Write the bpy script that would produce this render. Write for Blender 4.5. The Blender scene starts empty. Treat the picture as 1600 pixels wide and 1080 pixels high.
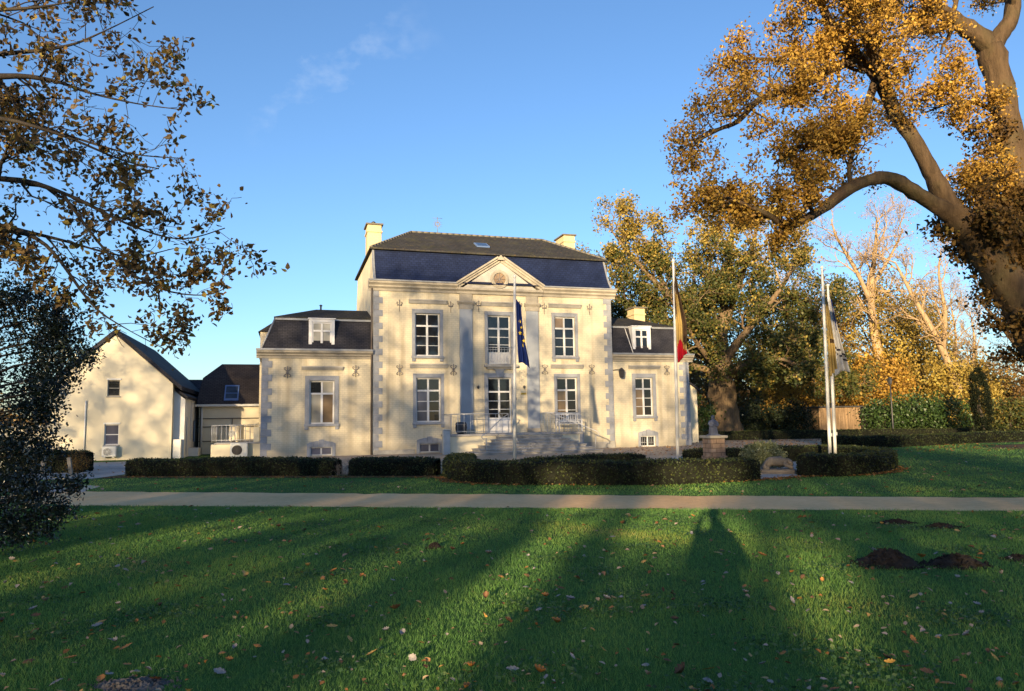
import bpy, math, random
import numpy as np
from mathutils import Vector, Matrix, Quaternion
R_ = math.radians
scn = bpy.context.scene
COL = scn.collection

# ------------------------------------------------------------------ camera
CAM_F, CAM_PITCH, CAM_ROLL, EYE = 1130.0, math.atan(116 / 1130.0), 0.016, 1.65
cam = bpy.data.cameras.new('camera')
cam.sensor_width = 36.0
cam.lens = 36.0 * CAM_F / 1600.0
cam.clip_start = 0.05
cam.clip_end = 2000
camo = bpy.data.objects.new('camera', cam)
COL.objects.link(camo)
_F = Vector((0, math.cos(CAM_PITCH), math.sin(CAM_PITCH)))
_U0 = Vector((0, -math.sin(CAM_PITCH), math.cos(CAM_PITCH)))
_R0 = Vector((1, 0, 0))
_R = _R0 * math.cos(CAM_ROLL) - _U0 * math.sin(CAM_ROLL)
_U = _U0 * math.cos(CAM_ROLL) + _R0 * math.sin(CAM_ROLL)
camo.matrix_world = Matrix(((_R.x, _U.x, -_F.x, 0), (_R.y, _U.y, -_F.y, 0), (_R.z, _U.z, -_F.z, EYE), (0, 0, 0, 1)))
scn.camera = camo

# ------------------------------------------------------------------ light
SUN_AZ, SUN_EL = R_(14.5), R_(7.2)          # direction the light travels to, elevation of the sun
SUN_STRENGTH, SKY_STRENGTH, EXPOSURE = 4.4, 0.100, 1.74
world = bpy.data.worlds.new('World')
scn.world = world
world.use_nodes = True
wn, wl = world.node_tree.nodes, world.node_tree.links
wn.clear()
w_out = wn.new('ShaderNodeOutputWorld')
w_bg = wn.new('ShaderNodeBackground')
sky = wn.new('ShaderNodeTexSky')
sky.sky_type = 'NISHITA'
sky.sun_disc = False
sky.sun_elevation = SUN_EL
sky.sun_rotation = math.pi + SUN_AZ
sky.air_density = 0.95
sky.dust_density = 0.55
sky.ozone_density = 3.3
w_bg.inputs['Strength'].default_value = SKY_STRENGTH
wl.new(w_bg.outputs[0], w_out.inputs[0])


def wisp():
    """a thin cirrus wisp in the sky, given by its direction"""
    tc = wn.new('ShaderNodeTexCoord')
    a = Vector((-0.363, 1.0, 0.437)).normalized()        # lower left end of the wisp
    b = Vector((-0.142, 1.0, 0.583)).normalized()         # upper right end
    m = (a + b).normalized()
    t = (b - a).normalized()
    n = m.cross(t).normalized()
    half = (b - a).length * 0.5
    def dot(v):
        d = wn.new('ShaderNodeVectorMath'); d.operation = 'DOT_PRODUCT'
        wl.new(tc.outputs['Generated'], d.inputs[0]); d.inputs[1].default_value = v
        return d.outputs['Value']
    def math_(op, x, y=None, clamp=False):
        k = wn.new('ShaderNodeMath'); k.operation = op; k.use_clamp = clamp
        for i, s in enumerate((x, y)):
            if s is None: continue
            if isinstance(s, (int, float)): k.inputs[i].default_value = s
            else: wl.new(s, k.inputs[i])
        return k.outputs[0]
    no = wn.new('ShaderNodeTexNoise'); no.inputs['Scale'].default_value = 9; no.inputs['Detail'].default_value = 6
    no.inputs['Roughness'].default_value = 0.62
    mp = wn.new('ShaderNodeMapping'); mp.inputs['Scale'].default_value = (1.4, 1, 2.2)
    wl.new(tc.outputs['Generated'], mp.inputs[0]); wl.new(mp.outputs[0], no.inputs['Vector'])
    warp = math_('MULTIPLY', math_('SUBTRACT', no.outputs[0], 0.5), 0.12)
    along = math_('SUBTRACT', dot(t), m.dot(t))
    across = math_('ADD', math_('SUBTRACT', dot(n), m.dot(n)), warp)
    u = math_('DIVIDE', along, half * 1.25)
    # the wisp curves upward at its right end and gets wider there
    across = math_('ADD', across, math_('MULTIPLY', math_('MULTIPLY', u, u), -0.018))
    wid = math_('ADD', 0.017, math_('MULTIPLY', math_('MAXIMUM', u, 0.0), 0.022))
    v = math_('DIVIDE', across, wid)
    fall = math_('MULTIPLY', math_('SUBTRACT', 1.0, math_('MULTIPLY', u, u), True), math_('SUBTRACT', 1.0, math_('MULTIPLY', v, v), True))
    n2 = wn.new('ShaderNodeTexNoise'); n2.inputs['Scale'].default_value = 34; n2.inputs['Detail'].default_value = 5
    wl.new(mp.outputs[0], n2.inputs['Vector'])
    den = math_('MULTIPLY', fall, math_('MULTIPLY', math_('SUBTRACT', n2.outputs[0], 0.34, True), 0.55))
    front = math_('GREATER_THAN', dot(m), 0.5)
    den = math_('MULTIPLY', den, front)
    mix = wn.new('ShaderNodeMix'); mix.data_type = 'RGBA'
    wl.new(den, mix.inputs['Factor'])
    tint = wn.new('ShaderNodeMix'); tint.data_type = 'RGBA'; tint.blend_type = 'MULTIPLY'; tint.inputs['Factor'].default_value = 1.0
    tint.inputs['B'].default_value = (1.0, .955, .99, 1)         # a slightly rosier winter air
    wl.new(sky.outputs[0], tint.inputs['A']); wl.new(tint.outputs['Result'], mix.inputs['A'])
    mix.inputs['B'].default_value = (2.6, 2.9, 3.3, 1)
    wl.new(mix.outputs['Result'], w_bg.inputs['Color'])


wisp()
sun = bpy.data.lights.new('sun', 'SUN')
sun.energy = SUN_STRENGTH
sun.angle = R_(0.5)
sun.color = (1.0, 0.75, 0.43)
suno = bpy.data.objects.new('sun', sun)
COL.objects.link(suno)
SUN_DIR = Vector((math.sin(SUN_AZ) * math.cos(SUN_EL), math.cos(SUN_AZ) * math.cos(SUN_EL), -math.sin(SUN_EL)))
suno.rotation_euler = SUN_DIR.to_track_quat('-Z', 'Y').to_euler()
suno.location = (-20, -60, 40)
scn.view_settings.view_transform = 'Standard'
scn.view_settings.look = 'None'
scn.view_settings.gamma = 1
scn.view_settings.exposure = EXPOSURE
scn.render.engine = 'CYCLES'
scn.cycles.use_denoising = True
scn.cycles.max_bounces = 6
scn.cycles.transparent_max_bounces = 6
scn.cycles.sample_clamp_indirect = 6

# ------------------------------------------------------------------ helpers
rng = np.random.default_rng(11)
random.seed(5)


def tag(o, label=None, cat=None, group=None, kind=None):
    if label: o['label'] = label
    if cat: o['category'] = cat
    if group: o['group'] = group
    if kind: o['kind'] = kind
    return o


def thing(name, label, cat, loc=(0, 0, 0), rz=0.0, group=None, parent=None):
    o = bpy.data.objects.new(name, None)
    o.empty_display_size = 0.3
    COL.objects.link(o)
    o.location = loc
    o.rotation_euler = (0, 0, rz)
    return tag(o, label, cat, group)


class MB:
    """collects faces; build() links them as one mesh object"""
    def __init__(s):
        s.v, s.f, s.m, s.sm = [], [], [], []

    def add(s, vs, fs, mi=0, smooth=False):
        b = len(s.v)
        s.v.extend([tuple(p) for p in vs])
        for f in fs:
            s.f.append([b + i for i in f]); s.m.append(mi); s.sm.append(smooth)

    def box(s, x0, x1, y0, y1, z0, z1, mi=0):
        vs = [(x0, y0, z0), (x1, y0, z0), (x1, y1, z0), (x0, y1, z0), (x0, y0, z1), (x1, y0, z1), (x1, y1, z1), (x0, y1, z1)]
        s.add(vs, [(0, 3, 2, 1), (4, 5, 6, 7), (0, 1, 5, 4), (1, 2, 6, 5), (2, 3, 7, 6), (3, 0, 4, 7)], mi)

    def bbox(s, x0, x1, y0, y1, z0, z1, b=0.01, mi=0):
        """box with chamfered edges"""
        vs = []
        for sx in (0, 1):
            for sy in (0, 1):
                for sz in (0, 1):
                    X, Y, Z = (x0, x1)[sx], (y0, y1)[sy], (z0, z1)[sz]
                    dx, dy, dz = (b, -b)[sx], (b, -b)[sy], (b, -b)[sz]
                    vs += [(X, Y + dy, Z + dz), (X + dx, Y, Z + dz), (X + dx, Y + dy, Z)]
        i = lambda sx, sy, sz, k: (sx * 4 + sy * 2 + sz) * 3 + k
        fs = []
        for sx in (0, 1):
            fs.append([i(sx, 0, 0, 0), i(sx, 1, 0, 0), i(sx, 1, 1, 0), i(sx, 0, 1, 0)])
            fs.append([i(0, sx, 0, 1), i(1, sx, 0, 1), i(1, sx, 1, 1), i(0, sx, 1, 1)])
            fs.append([i(0, 0, sx, 2), i(1, 0, sx, 2), i(1, 1, sx, 2), i(0, 1, sx, 2)])
        for a in (0, 1):
            for c in (0, 1):
                fs.append([i(a, c, 0, 0), i(a, c, 1, 0), i(a, c, 1, 1), i(a, c, 0, 1)])
                fs.append([i(a, 0, c, 0), i(a, 1, c, 0), i(a, 1, c, 2), i(a, 0, c, 2)])
                fs.append([i(0, a, c, 1), i(1, a, c, 1), i(1, a, c, 2), i(0, a, c, 2)])
                for d in (0, 1):
                    fs.append([i(a, c, d, 0), i(a, c, d, 1), i(a, c, d, 2)])
        s.add(vs, fs, mi)

    def prism(s, poly, axis, a0, a1, mi=0, caps=True):
        """poly: 2-D outline; axis 'x': poly=(y,z); 'y': poly=(x,z); 'z': poly=(x,y)"""
        def P(p, a):
            return {'x': (a, p[0], p[1]), 'y': (p[0], a, p[1]), 'z': (p[0], p[1], a)}[axis]
        n = len(poly)
        vs = [P(p, a0) for p in poly] + [P(p, a1) for p in poly]
        fs = [(i, (i + 1) % n, n + (i + 1) % n, n + i) for i in range(n)]
        if caps: fs += [tuple(range(n))[::-1], tuple(range(n, 2 * n))]
        s.add(vs, fs, mi)

    def tube(s, pts, rad, sides=6, mi=0, smooth=True, cap=True):
        pts = [Vector(p) for p in pts]
        n = len(pts)
        if not hasattr(rad, '__len__'): rad = [rad] * n
        up = Vector((0.13, 0.21, 0.97))
        vs = []
        prev = None
        for i, p in enumerate(pts):
            d = (pts[min(i + 1, n - 1)] - pts[max(i - 1, 0)])
            if d.length < 1e-9: d = Vector((0, 0, 1))
            d.normalize()
            if prev is None:
                a = d.cross(up)
                if a.length < .15: a = d.cross(Vector((1, 0, 0)))
            else:
                a = prev - d * prev.dot(d)
                if a.length < 1e-6: a = d.cross(up)
            a.normalize(); prev = a
            b = d.cross(a)
            for k in range(sides):
                t = 2 * math.pi * k / sides
                vs.append(p + (a * math.cos(t) + b * math.sin(t)) * rad[i])
        fs = []
        for i in range(n - 1):
            for k in range(sides):
                k2 = (k + 1) % sides
                fs.append((i * sides + k, i * sides + k2, (i + 1) * sides + k2, (i + 1) * sides + k))
        if cap:
            fs.append(tuple(range(sides))[::-1]); fs.append(tuple((n - 1) * sides + k for k in range(sides)))
        s.add(vs, fs, mi, smooth)

    def lathe(s, c, prof, sides=16, mi=0, smooth=True, sx=1.0, sy=1.0):
        vs = []
        for r, z in prof:
            for k in range(sides):
                t = 2 * math.pi * k / sides
                vs.append((c[0] + r * sx * math.cos(t), c[1] + r * sy * math.sin(t), c[2] + z))
        n = len(prof); fs = []
        for i in range(n - 1):
            for k in range(sides):
                k2 = (k + 1) % sides
                fs.append((i * sides + k, i * sides + k2, (i + 1) * sides + k2, (i + 1) * sides + k))
        fs.append(tuple(range(sides))[::-1]); fs.append(tuple((n - 1) * sides + k for k in range(sides)))
        s.add(vs, fs, mi, smooth)

    def ring(s, c, r0, r1, y0, y1, sides=32, mi=0):
        """flat ring in the x-z plane, between y0 and y1"""
        vs = []
        for (r, y) in ((r0, y0), (r1, y0), (r1, y1), (r0, y1)):
            for k in range(sides):
                t = 2 * math.pi * k / sides
                vs.append((c[0] + r * math.cos(t), y, c[1] + r * math.sin(t)))
        fs = []
        for a in range(4):
            b = (a + 1) % 4
            for k in range(sides):
                k2 = (k + 1) % sides
                fs.append((a * sides + k, a * sides + k2, b * sides + k2, b * sides + k))
        s.add(vs, fs, mi)

    def build(s, name, mat, parent=None, fix=True):
        me = bpy.data.meshes.new(name)
        me.from_pydata(s.v, [], s.f)
        mats = mat if isinstance(mat, (list, tuple)) else [mat]
        for m in mats: me.materials.append(m)
        me.polygons.foreach_set('material_index', s.m)
        me.polygons.foreach_set('use_smooth', s.sm)
        me.update()
        if fix:
            import bmesh
            bm = bmesh.new(); bm.from_mesh(me)
            bmesh.ops.recalc_face_normals(bm, faces=bm.faces)
            bm.to_mesh(me); bm.free()
        o = bpy.data.objects.new(name, me)
        COL.objects.link(o)
        if parent: o.parent = parent
        return o


def np_mesh(name, verts, faces, mat, parent=None, attr=None, smooth=False, midx=None):
    """fast mesh from numpy arrays; faces (n,k) all with k corners"""
    me = bpy.data.meshes.new(name)
    nv, (nf, k) = len(verts), faces.shape
    me.vertices.add(nv); me.loops.add(nf * k); me.polygons.add(nf)
    me.vertices.foreach_set('co', np.ascontiguousarray(verts, dtype=np.float32).ravel())
    me.loops.foreach_set('vertex_index', np.ascontiguousarray(faces, dtype=np.int32).ravel())
    me.polygons.foreach_set('loop_start', np.arange(0, nf * k, k, dtype=np.int32))
    me.polygons.foreach_set('loop_total', np.full(nf, k, dtype=np.int32))
    for m in (mat if isinstance(mat, (list, tuple)) else [mat]): me.materials.append(m)
    if midx is not None: me.polygons.foreach_set('material_index', midx.astype(np.int32))
    if smooth: me.polygons.foreach_set('use_smooth', np.ones(nf, bool))
    if attr is not None:
        a = me.attributes.new('rnd', 'FLOAT', 'POINT')
        a.data.foreach_set('value', np.ascontiguousarray(attr, dtype=np.float32))
    me.update(calc_edges=True)
    o = bpy.data.objects.new(name, me)
    COL.objects.link(o)
    if parent: o.parent = parent
    return o


# ------------------------------------------------------------------ materials
class NT:
    def __init__(s, name):
        s.mat = bpy.data.materials.new(name)
        s.mat.use_nodes = True
        s.n, s.l = s.mat.node_tree.nodes, s.mat.node_tree.links
        s.b = s.n['Principled BSDF']
        s.out = s.n['Material Output']

    def link(s, a, b): s.l.new(a, b)

    def coord(s, scale=(1, 1, 1), kind='Object'):
        tc = s.n.new('ShaderNodeTexCoord'); mp = s.n.new('ShaderNodeMapping')
        mp.inputs['Scale'].default_value = scale
        s.link(tc.outputs[kind], mp.inputs[0])
        return mp.outputs[0]

    def noise(s, scale, detail=4, rough=.55, vec=None, kind='Object'):
        k = s.n.new('ShaderNodeTexNoise')
        k.inputs['Scale'].default_value = scale; k.inputs['Detail'].default_value = detail; k.inputs['Roughness'].default_value = rough
        s.link(vec if vec is not None else s.coord(kind=kind), k.inputs['Vector'])
        return k.outputs['Fac']

    def ramp(s, fac, stops):
        r = s.n.new('ShaderNodeValToRGB')
        e = r.color_ramp.elements
        while len(e) < len(stops): e.new(0.5)
        for q, (p, c) in zip(e, stops):
            q.position = p; q.color = (c[0], c[1], c[2], 1) if hasattr(c, '__len__') else (c, c, c, 1)
        s.link(fac, r.inputs[0])
        return r.outputs[0]

    def mix(s, fac, a, b, mode='MIX'):
        m = s.n.new('ShaderNodeMix'); m.data_type = 'RGBA'; m.blend_type = mode
        for key, val in (('Factor', fac), ('A', a), ('B', b)):
            if isinstance(val, (int, float)): m.inputs[key].default_value = val if key == 'Factor' else (val, val, val, 1)
            elif isinstance(val, tuple): m.inputs[key].default_value = (*val, 1)
            else: s.link(val, m.inputs[key])
        return m.outputs['Result']

    def math(s, op, a, b=0.0, clamp=False):
        m = s.n.new('ShaderNodeMath'); m.operation = op; m.use_clamp = clamp
        for i, val in enumerate((a, b)):
            if isinstance(val, (int, float)): m.inputs[i].default_value = val
            else: s.link(val, m.inputs[i])
        return m.outputs[0]

    def bump(s, h, strength=.3, dist=.02):
        b = s.n.new('ShaderNodeBump')
        b.inputs['Strength'].default_value = strength; b.inputs['Distance'].default_value = dist
        s.link(h, b.inputs['Height'])
        s.link(b.outputs[0], s.b.inputs['Normal'])

    def col(s, c): 
        if isinstance(c, tuple): s.b.inputs['Base Color'].default_value = (*c, 1)
        else: s.link(c, s.b.inputs['Base Color'])

    def set(s, rough=.8, spec=.5, metal=0.0):
        s.b.inputs['Roughness'].default_value = rough
        s.b.inputs['Specular IOR Level'].default_value = spec
        s.b.inputs['Metallic'].default_value = metal
        return s


def simple(name, c, rough=.7, spec=.4, metal=0.0, var=.25, scale=3.0, bump=0.0, bscale=40):
    t = NT(name).set(rough, spec, metal)
    n = t.noise(scale, 5)
    lo = tuple(x * (1 - var) for x in c); hi = tuple(min(1, x * (1 + var)) for x in c)
    t.col(t.ramp(n, [(.3, lo), (.7, hi)]))
    if bump: t.bump(t.noise(bscale, 4), bump, .01)
    return t.mat


def wall_vec(t):
    """(x+y, z) of the object: bricks run round the corners"""
    tc = t.n.new('ShaderNodeTexCoord'); sx = t.n.new('ShaderNodeSeparateXYZ'); cb = t.n.new('ShaderNodeCombineXYZ')
    t.link(tc.outputs['Object'], sx.inputs[0])
    t.link(t.math('ADD', sx.outputs[0], sx.outputs[1]), cb.inputs[0]); t.link(sx.outputs[2], cb.inputs[1])
    return cb.outputs[0], sx


def brick(t, vec, w, h, mortar, offset=.5, smooth=.2):
    b = t.n.new('ShaderNodeTexBrick')
    b.offset = offset
    b.inputs['Scale'].default_value = 1
    b.inputs['Brick Width'].default_value = w; b.inputs['Row Height'].default_value = h
    b.inputs['Mortar Size'].default_value = mortar; b.inputs['Mortar Smooth'].default_value = smooth
    b.inputs['Color1'].default_value = (1, 1, 1, 1); b.inputs['Color2'].default_value = (.8, .8, .8, 1); b.inputs['Mortar'].default_value = (0, 0, 0, 1)
    t.link(vec, b.inputs['Vector'])
    return b


def cream_brick(name, base=(.63, .56, .415)):
    t = NT(name).set(.75, .25)
    vec, sx = wall_vec(t)
    b = brick(t, vec, .22, .105, .008)
    big = t.noise(.55, 5, .6)
    fine = t.noise(9, 4)
    c = t.ramp(big, [(.3, tuple(x * .88 for x in base)), (.65, base), (.85, (base[0] * 1.06, base[1] * 1.06, base[2] * 1.08))])
    c = t.mix(.16, c, t.ramp(fine, [(.3, .55), (.7, 1.0)]), 'MULTIPLY')
    c = t.mix(.22, c, b.outputs['Color'], 'MULTIPLY')
    # run-off streaks down the paint
    st = t.noise(1, 3, .5, t.coord((2.2, 2.2, .12)))
    c = t.mix(t.math('MULTIPLY', t.math('SUBTRACT', st, .50, True), 3.2), c, (.33, .275, .19))
    damp = t.math('MULTIPLY', t.math('SUBTRACT', t.math('ADD', .62, t.math('MULTIPLY', t.noise(1.6, 5, .65), .9)), t.math('MULTIPLY', sx.outputs[2], 1.5), True), .9, True)
    c = t.mix(damp, c, (.30, .27, .21))
    t.col(c)
    t.bump(b.outputs['Fac'], -.5, .012)
    return t.mat


def stone_mat(name, c, var=.22):
    t = NT(name).set(.8, .3)
    n = t.noise(2.3, 6, .62); n2 = t.noise(24, 4)
    a = t.ramp(n, [(.28, tuple(x * (1 - var) for x in c)), (.55, c), (.8, tuple(min(1, x * (1 + var)) for x in c))])
    a = t.mix(.25, a, t.ramp(n2, [(.3, .5), (.65, 1.0)]), 'MULTIPLY')
    t.col(a)
    t.bump(n2, .18, .01)
    return t.mat


def slate_mat(name, c, moss=None, w=.24, h=.11, rough=.5):
    t = NT(name).set(rough, .22 if rough < .7 else .12)
    tc = t.n.new('ShaderNodeTexCoord'); sx = t.n.new('ShaderNodeSeparateXYZ'); cb = t.n.new('ShaderNodeCombineXYZ')
    t.link(tc.outputs['Object'], sx.inputs[0])
    t.link(t.math('ADD', sx.outputs[0], t.math('MULTIPLY', sx.outputs[1], .02)), cb.inputs[0])
    t.link(t.math('SUBTRACT', t.math('MULTIPLY', sx.outputs[2], 1.3), t.math('MULTIPLY', sx.outputs[1], .0)), cb.inputs[1])
    b = brick(t, cb.outputs[0], w, h, .014)
    b.inputs['Color2'].default_value = (.62, .62, .62, 1)
    n = t.noise(1.1, 6, .65); f = t.noise(14, 3)
    a = t.ramp(n, [(.3, tuple(x * .75 for x in c)), (.7, tuple(x * 1.25 for x in c))])
    a = t.mix(.6, a, b.outputs['Color'], 'MULTIPLY')
    a = t.mix(.3, a, t.ramp(f, [(.3, .5), (.7, 1.1)]), 'MULTIPLY')
    if moss:
        mm = t.noise(1.3, 8, .75); m2 = t.noise(9, 6, .75)
        k = t.math('MULTIPLY', t.math('SUBTRACT', t.math('ADD', t.math('MULTIPLY', mm, .55), t.math('MULTIPLY', m2, .45)), .50, True), 7, True)
        a = t.mix(k, a, moss)
        k3 = t.math('MULTIPLY', t.math('SUBTRACT', t.noise(5.5, 6, .75), .60, True), 7, True)
        a = t.mix(k3, a, (.30, .19, .07))
    t.col(a)
    t.bump(b.outputs['Fac'], -.6, .015)
    return t.mat


def leaf_mat(name, stops, rough=.55, spec=.3, trans=.35):
    t = NT(name).set(rough, spec)
    at = t.n.new('ShaderNodeAttribute'); at.attribute_name = 'rnd'
    c = t.ramp(at.outputs['Fac'], stops)
    t.col(c)
    if trans > 0:
        tr = t.n.new('ShaderNodeBsdfTranslucent'); mx = t.n.new('ShaderNodeMixShader')
        t.link(c, tr.inputs[0]); mx.inputs[0].default_value = trans
        t.link(t.b.outputs[0], mx.inputs[1]); t.link(tr.outputs[0], mx.inputs[2]); t.link(mx.outputs[0], t.out.inputs[0])
    return t.mat


def bark_mat(name, c, moss=(.07, .08, .03), k=.35, stretch=(9, 9, 1.6)):
    t = NT(name).set(.9, .2)
    n = t.noise(1, 6, .7, t.coord(stretch)); g = t.noise(1.6, 4)
    a = t.ramp(n, [(.3, tuple(x * .5 for x in c)), (.52, c), (.8, tuple(min(1, x * 1.45) for x in c))])
    a = t.mix(t.math('MULTIPLY', t.math('SUBTRACT', g, .5, True), k * 6, True), a, moss)
    t.col(a)
    t.bump(n, .9, .05)
    return t.mat


def glass_mat(name, c=(.010, .012, .016), rough=.04):
    t = NT(name).set(rough, .5)
    n = t.noise(.9, 2)
    t.col(t.ramp(n, [(.3, tuple(x * .6 for x in c)), (.7, tuple(x * 1.5 for x in c))]))
    t.bump(t.noise(1.3, 2), .05, .02)       # old panes are never quite flat
    return t.mat


M = dict(
    cream=cream_brick('cream_painted_brick'),
    render=simple('cream_render', (.62, .56, .42), .85, .2, var=.10, scale=.8, bump=.1, bscale=60),
    white_render=simple('white_render', (.62, .62, .60), .85, .2, var=.08, scale=.8, bump=.1, bscale=60),
    bluestone=stone_mat('blue_stone', (.27, .285, .32)),
    greystone=stone_mat('grey_stone', (.32, .31, .29)),
    palestone=stone_mat('weathered_pale_stone', (.33, .30, .25)),
    pilaster=simple('grey_painted_render', (.27, .295, .335), .8, .2, var=.13, scale=1.2, bump=.1),
    pediment=simple('pale_grey_render', (.34, .33, .31), .8, .2, var=.14, scale=1.5, bump=.1),
    slate=slate_mat('blue_slate', (.013, .021, .060), rough=.55, h=.17),
    wingslate=slate_mat('dark_wing_slate', (.040, .040, .050), moss=None, rough=.8),
    moss=slate_mat('mossy_roof_tile', (.046, .045, .046), moss=(.060, .058, .030), w=.28, h=.16, rough=.9),
    ridge=stone_mat('ridge_tile', (.13, .12, .10)),
    white=simple('white_paint', (.60, .60, .61), .45, .4, var=.06, scale=4),
    glass=glass_mat('dark_window_glass'),
    blind=glass_mat('glass_over_blue_blind', (.075, .078, .11), .15),
    brownblind=glass_mat('glass_over_brown_blind', (.17, .12, .075), .15),
    paleglass=glass_mat('painted_reflection_glass', (.34, .32, .27), .12),  # pale reflections painted into the pane colour
    zinc=simple('zinc', (.25, .26, .28), .5, .5, .3, var=.15),
    darkpipe=simple('dark_downpipe', (.10, .08, .07), .6, .4, var=.2),
    iron=simple('wrought_iron', (.17, .16, .16), .6, .4, .2, var=.3),
    black=simple('black_metal', (.025, .025, .028), .5, .5, var=.3),
    rail=simple('grey_painted_rail', (.40, .41, .43), .45, .5, .3, var=.15),
    brass=simple('brass_plate', (.45, .30, .06), .35, .5, .7, var=.2),
    step=stone_mat('worn_step_stone', (.36, .345, .33), .3),
    chim=cream_brick('chimney_render', (.58, .46, .27)),
    barrel=simple('dark_planter', (.030, .030, .038), .6, .4, var=.4, scale=8),
    acwhite=simple('unit_casing', (.60, .60, .57), .5, .4, var=.05),
    acbeige=simple('beige_unit_casing', (.58, .50, .36), .5, .4, var=.06),
    fan=simple('fan_grille', (.045, .04, .04), .6, .4, var=.3),
    greysoil=simple('grey_dug_soil', (.10, .092, .088), .95, .1, var=.45, scale=14, bump=.8, bscale=30),
    wood=simple('weathered_wood', (.30, .20, .11), .85, .2, var=.35, scale=2.2, bump=.3),
    post=simple('grey_wood_post', (.25, .22, .18), .9, .2, var=.3, scale=5, bump=.3),
    soil=simple('dark_soil', (.026, .021, .018), .95, .1, var=.5, scale=12, bump=.8, bscale=30),
    bluewin=simple('blue_window_frame', (.10, .16, .32), .5, .4, var=.1),
    skyglass=glass_mat('skylight_glass', (.03, .04, .06), .03),
)

# ------------------------------------------------------------------ the ground
def sheet(name, pts, z, mat, label=None, jitter=0.0, sub=0.5):
    """flat polygon with slightly ragged edges, at height z"""
    out = []
    n = len(pts)
    for i in range(n):
        a = Vector(pts[i]); b = Vector(pts[(i + 1) % n])
        L = (b - a).length
        k = max(1, int(L / sub)) if jitter else 1
        d = (b - a) / k
        nrm = Vector((-d.y, d.x)).normalized() if d.length else Vector((0, 1))
        for j in range(k):
            q = a + d * j
            if jitter and j: q = q + nrm * random.gauss(0, jitter)
            out.append((q.x, q.y, z))
    m = MB(); m.add(out, [tuple(range(len(out)))])
    o = m.build(name, mat)
    if o.data.polygons[0].normal.z < 0:
        o.data.flip_normals()
    return tag(o, label, kind='structure')


def ground_mat(name, stops, scales=(.35, 6, 60), rough=.95, bump=.5, dist=.02):
    t = NT(name).set(rough, .15)
    a = t.noise(scales[0], 5, .6); b = t.noise(scales[1], 5, .65); c = t.noise(scales[2], 3)
    f = t.math('ADD', t.math('ADD', t.math('MULTIPLY', a, .4), t.math('MULTIPLY', b, .35)), t.math('MULTIPLY', c, .25))
    t.col(t.ramp(f, stops))
    t.bump(t.math('ADD', b, c), bump, dist)
    return t.mat


M['lawn'] = ground_mat('lawn_ground', [(.35, (.022, .050, .012)), (.5, (.040, .10, .018)), (.62, (.055, .125, .024)), (.72, (.075, .085, .035))], (.25, 3, 45))
M['path'] = ground_mat('sandy_path', [(.36, (.55, .345, .165)), (.5, (.71, .455, .225)), (.66, (.79, .53, .29))], (.5, 7, 120), bump=.35)
M['gravel'] = ground_mat('gravel', [(.36, (.24, .19, .14)), (.5, (.38, .295, .215)), (.66, (.50, .40, .30))], (.4, 5, 40), bump=.6)
M['greygravel'] = ground_mat('grey_gravel', [(.36, (.20, .185, .17)), (.5, (.36, .335, .31)), (.66, (.50, .47, .44))], (.4, 5, 28), bump=.8)
M['paving'] = ground_mat('pale_paving', [(.36, (.28, .28, .28)), (.5, (.36, .36, .35)), (.66, (.42, .41, .39))], (.4, 5, 40), bump=.2)
M['bed'] = ground_mat('leafy_soil', [(.36, (.06, .035, .018)), (.5, (.13, .075, .035)), (.64, (.24, .14, .06))], (.8, 9, 40), bump=.8)

sheet('lawn', [(-420, -200), (420, -200), (420, 700), (-420, 700)], 0.0, M['lawn'])
# the sandy path: near edge and far edge, running slightly askew across the view
PN = lambda x: 13.79 - .181 * x if x > -9.6 else 15.53         # near edge (y of the edge at x)
PF = lambda x: 16.26 - .2155 * x                               # far edge
sheet('path', [(-9.6, PN(-9.6)), (-4, PN(-4)), (2, PN(2)), (9, PN(9)), (30, PN(30)), (30, PF(30)), (9, PF(9)), (2, PF(2)), (-4, PF(-4)), (-9.9, 18.5), (-12.5, 19.1), (-12.4, 17.4), (-10.8, 16.2)], .004, M['path'], jitter=.06, sub=.3)
sheet('side_path', [(-12.6, 18.6), (-10.9, 18.55), (-11.4, 20.2), (-13.2, 21.4), (-16.5, 22.4), (-26, 24.5), (-26, 22.5), (-17, 20.6), (-14, 19.8)], .008, M['greygravel'], jitter=.04, sub=.4)
sheet('driveway', [(-13.4, 23.2), (-17.2, 23.2), (-20, 27.5), (-21, 33), (-9, 37), (-9, 48), (-5, 46), (-6.5, 36.0), (-12.4, 32.5), (-13.2, 27)], .004, M['greygravel'], jitter=.05, sub=.5)
sheet('forecourt', [(-12.5, 24.9), (-2.6, 22.6), (-1.5, 24.2), (5.5, 25.2), (9.5, 27.5), (14, 30.2), (15.5, 33.5), (16.5, 38.2), (27, 43.2), (45, 47), (45, 51.2), (22, 50.6), (8, 50), (8, 44), (-6.8, 36.9), (-12.3, 34.6)], .006, M['gravel'], jitter=.06, sub=.6)
sheet('gravel_bed', [(6.35, 19.15), (7.9, 19.9), (8.3, 21.5), (10.4, 23.6), (10, 26.2), (7, 25.4), (1.5, 24.6), (-1.6, 22.4), (2, 20.6), (6.2, 20.4)], .010, M['greygravel'], jitter=.05, sub=.4)
sheet('paving', [(5.0, 23.4), (8.1, 24.3), (9.0, 31.0), (6.6, 30.6)], .014, M['paving'])
sheet('leafy_soil', [(-13.3, 23.45), (-8.1, 22.45), (-4.9, 21.85), (-2.3, 21.45), (-1.9, 19.75), (-.4, 18.75), (2.6, 18.35), (5.0, 18.5), (6.9, 19.1), (6.4, 20.2), (2.5, 19.8), (-.2, 20.2), (-1.6, 22.0), (-13.2, 24.5)], .008, M['bed'], jitter=.03, sub=.3)
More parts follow.
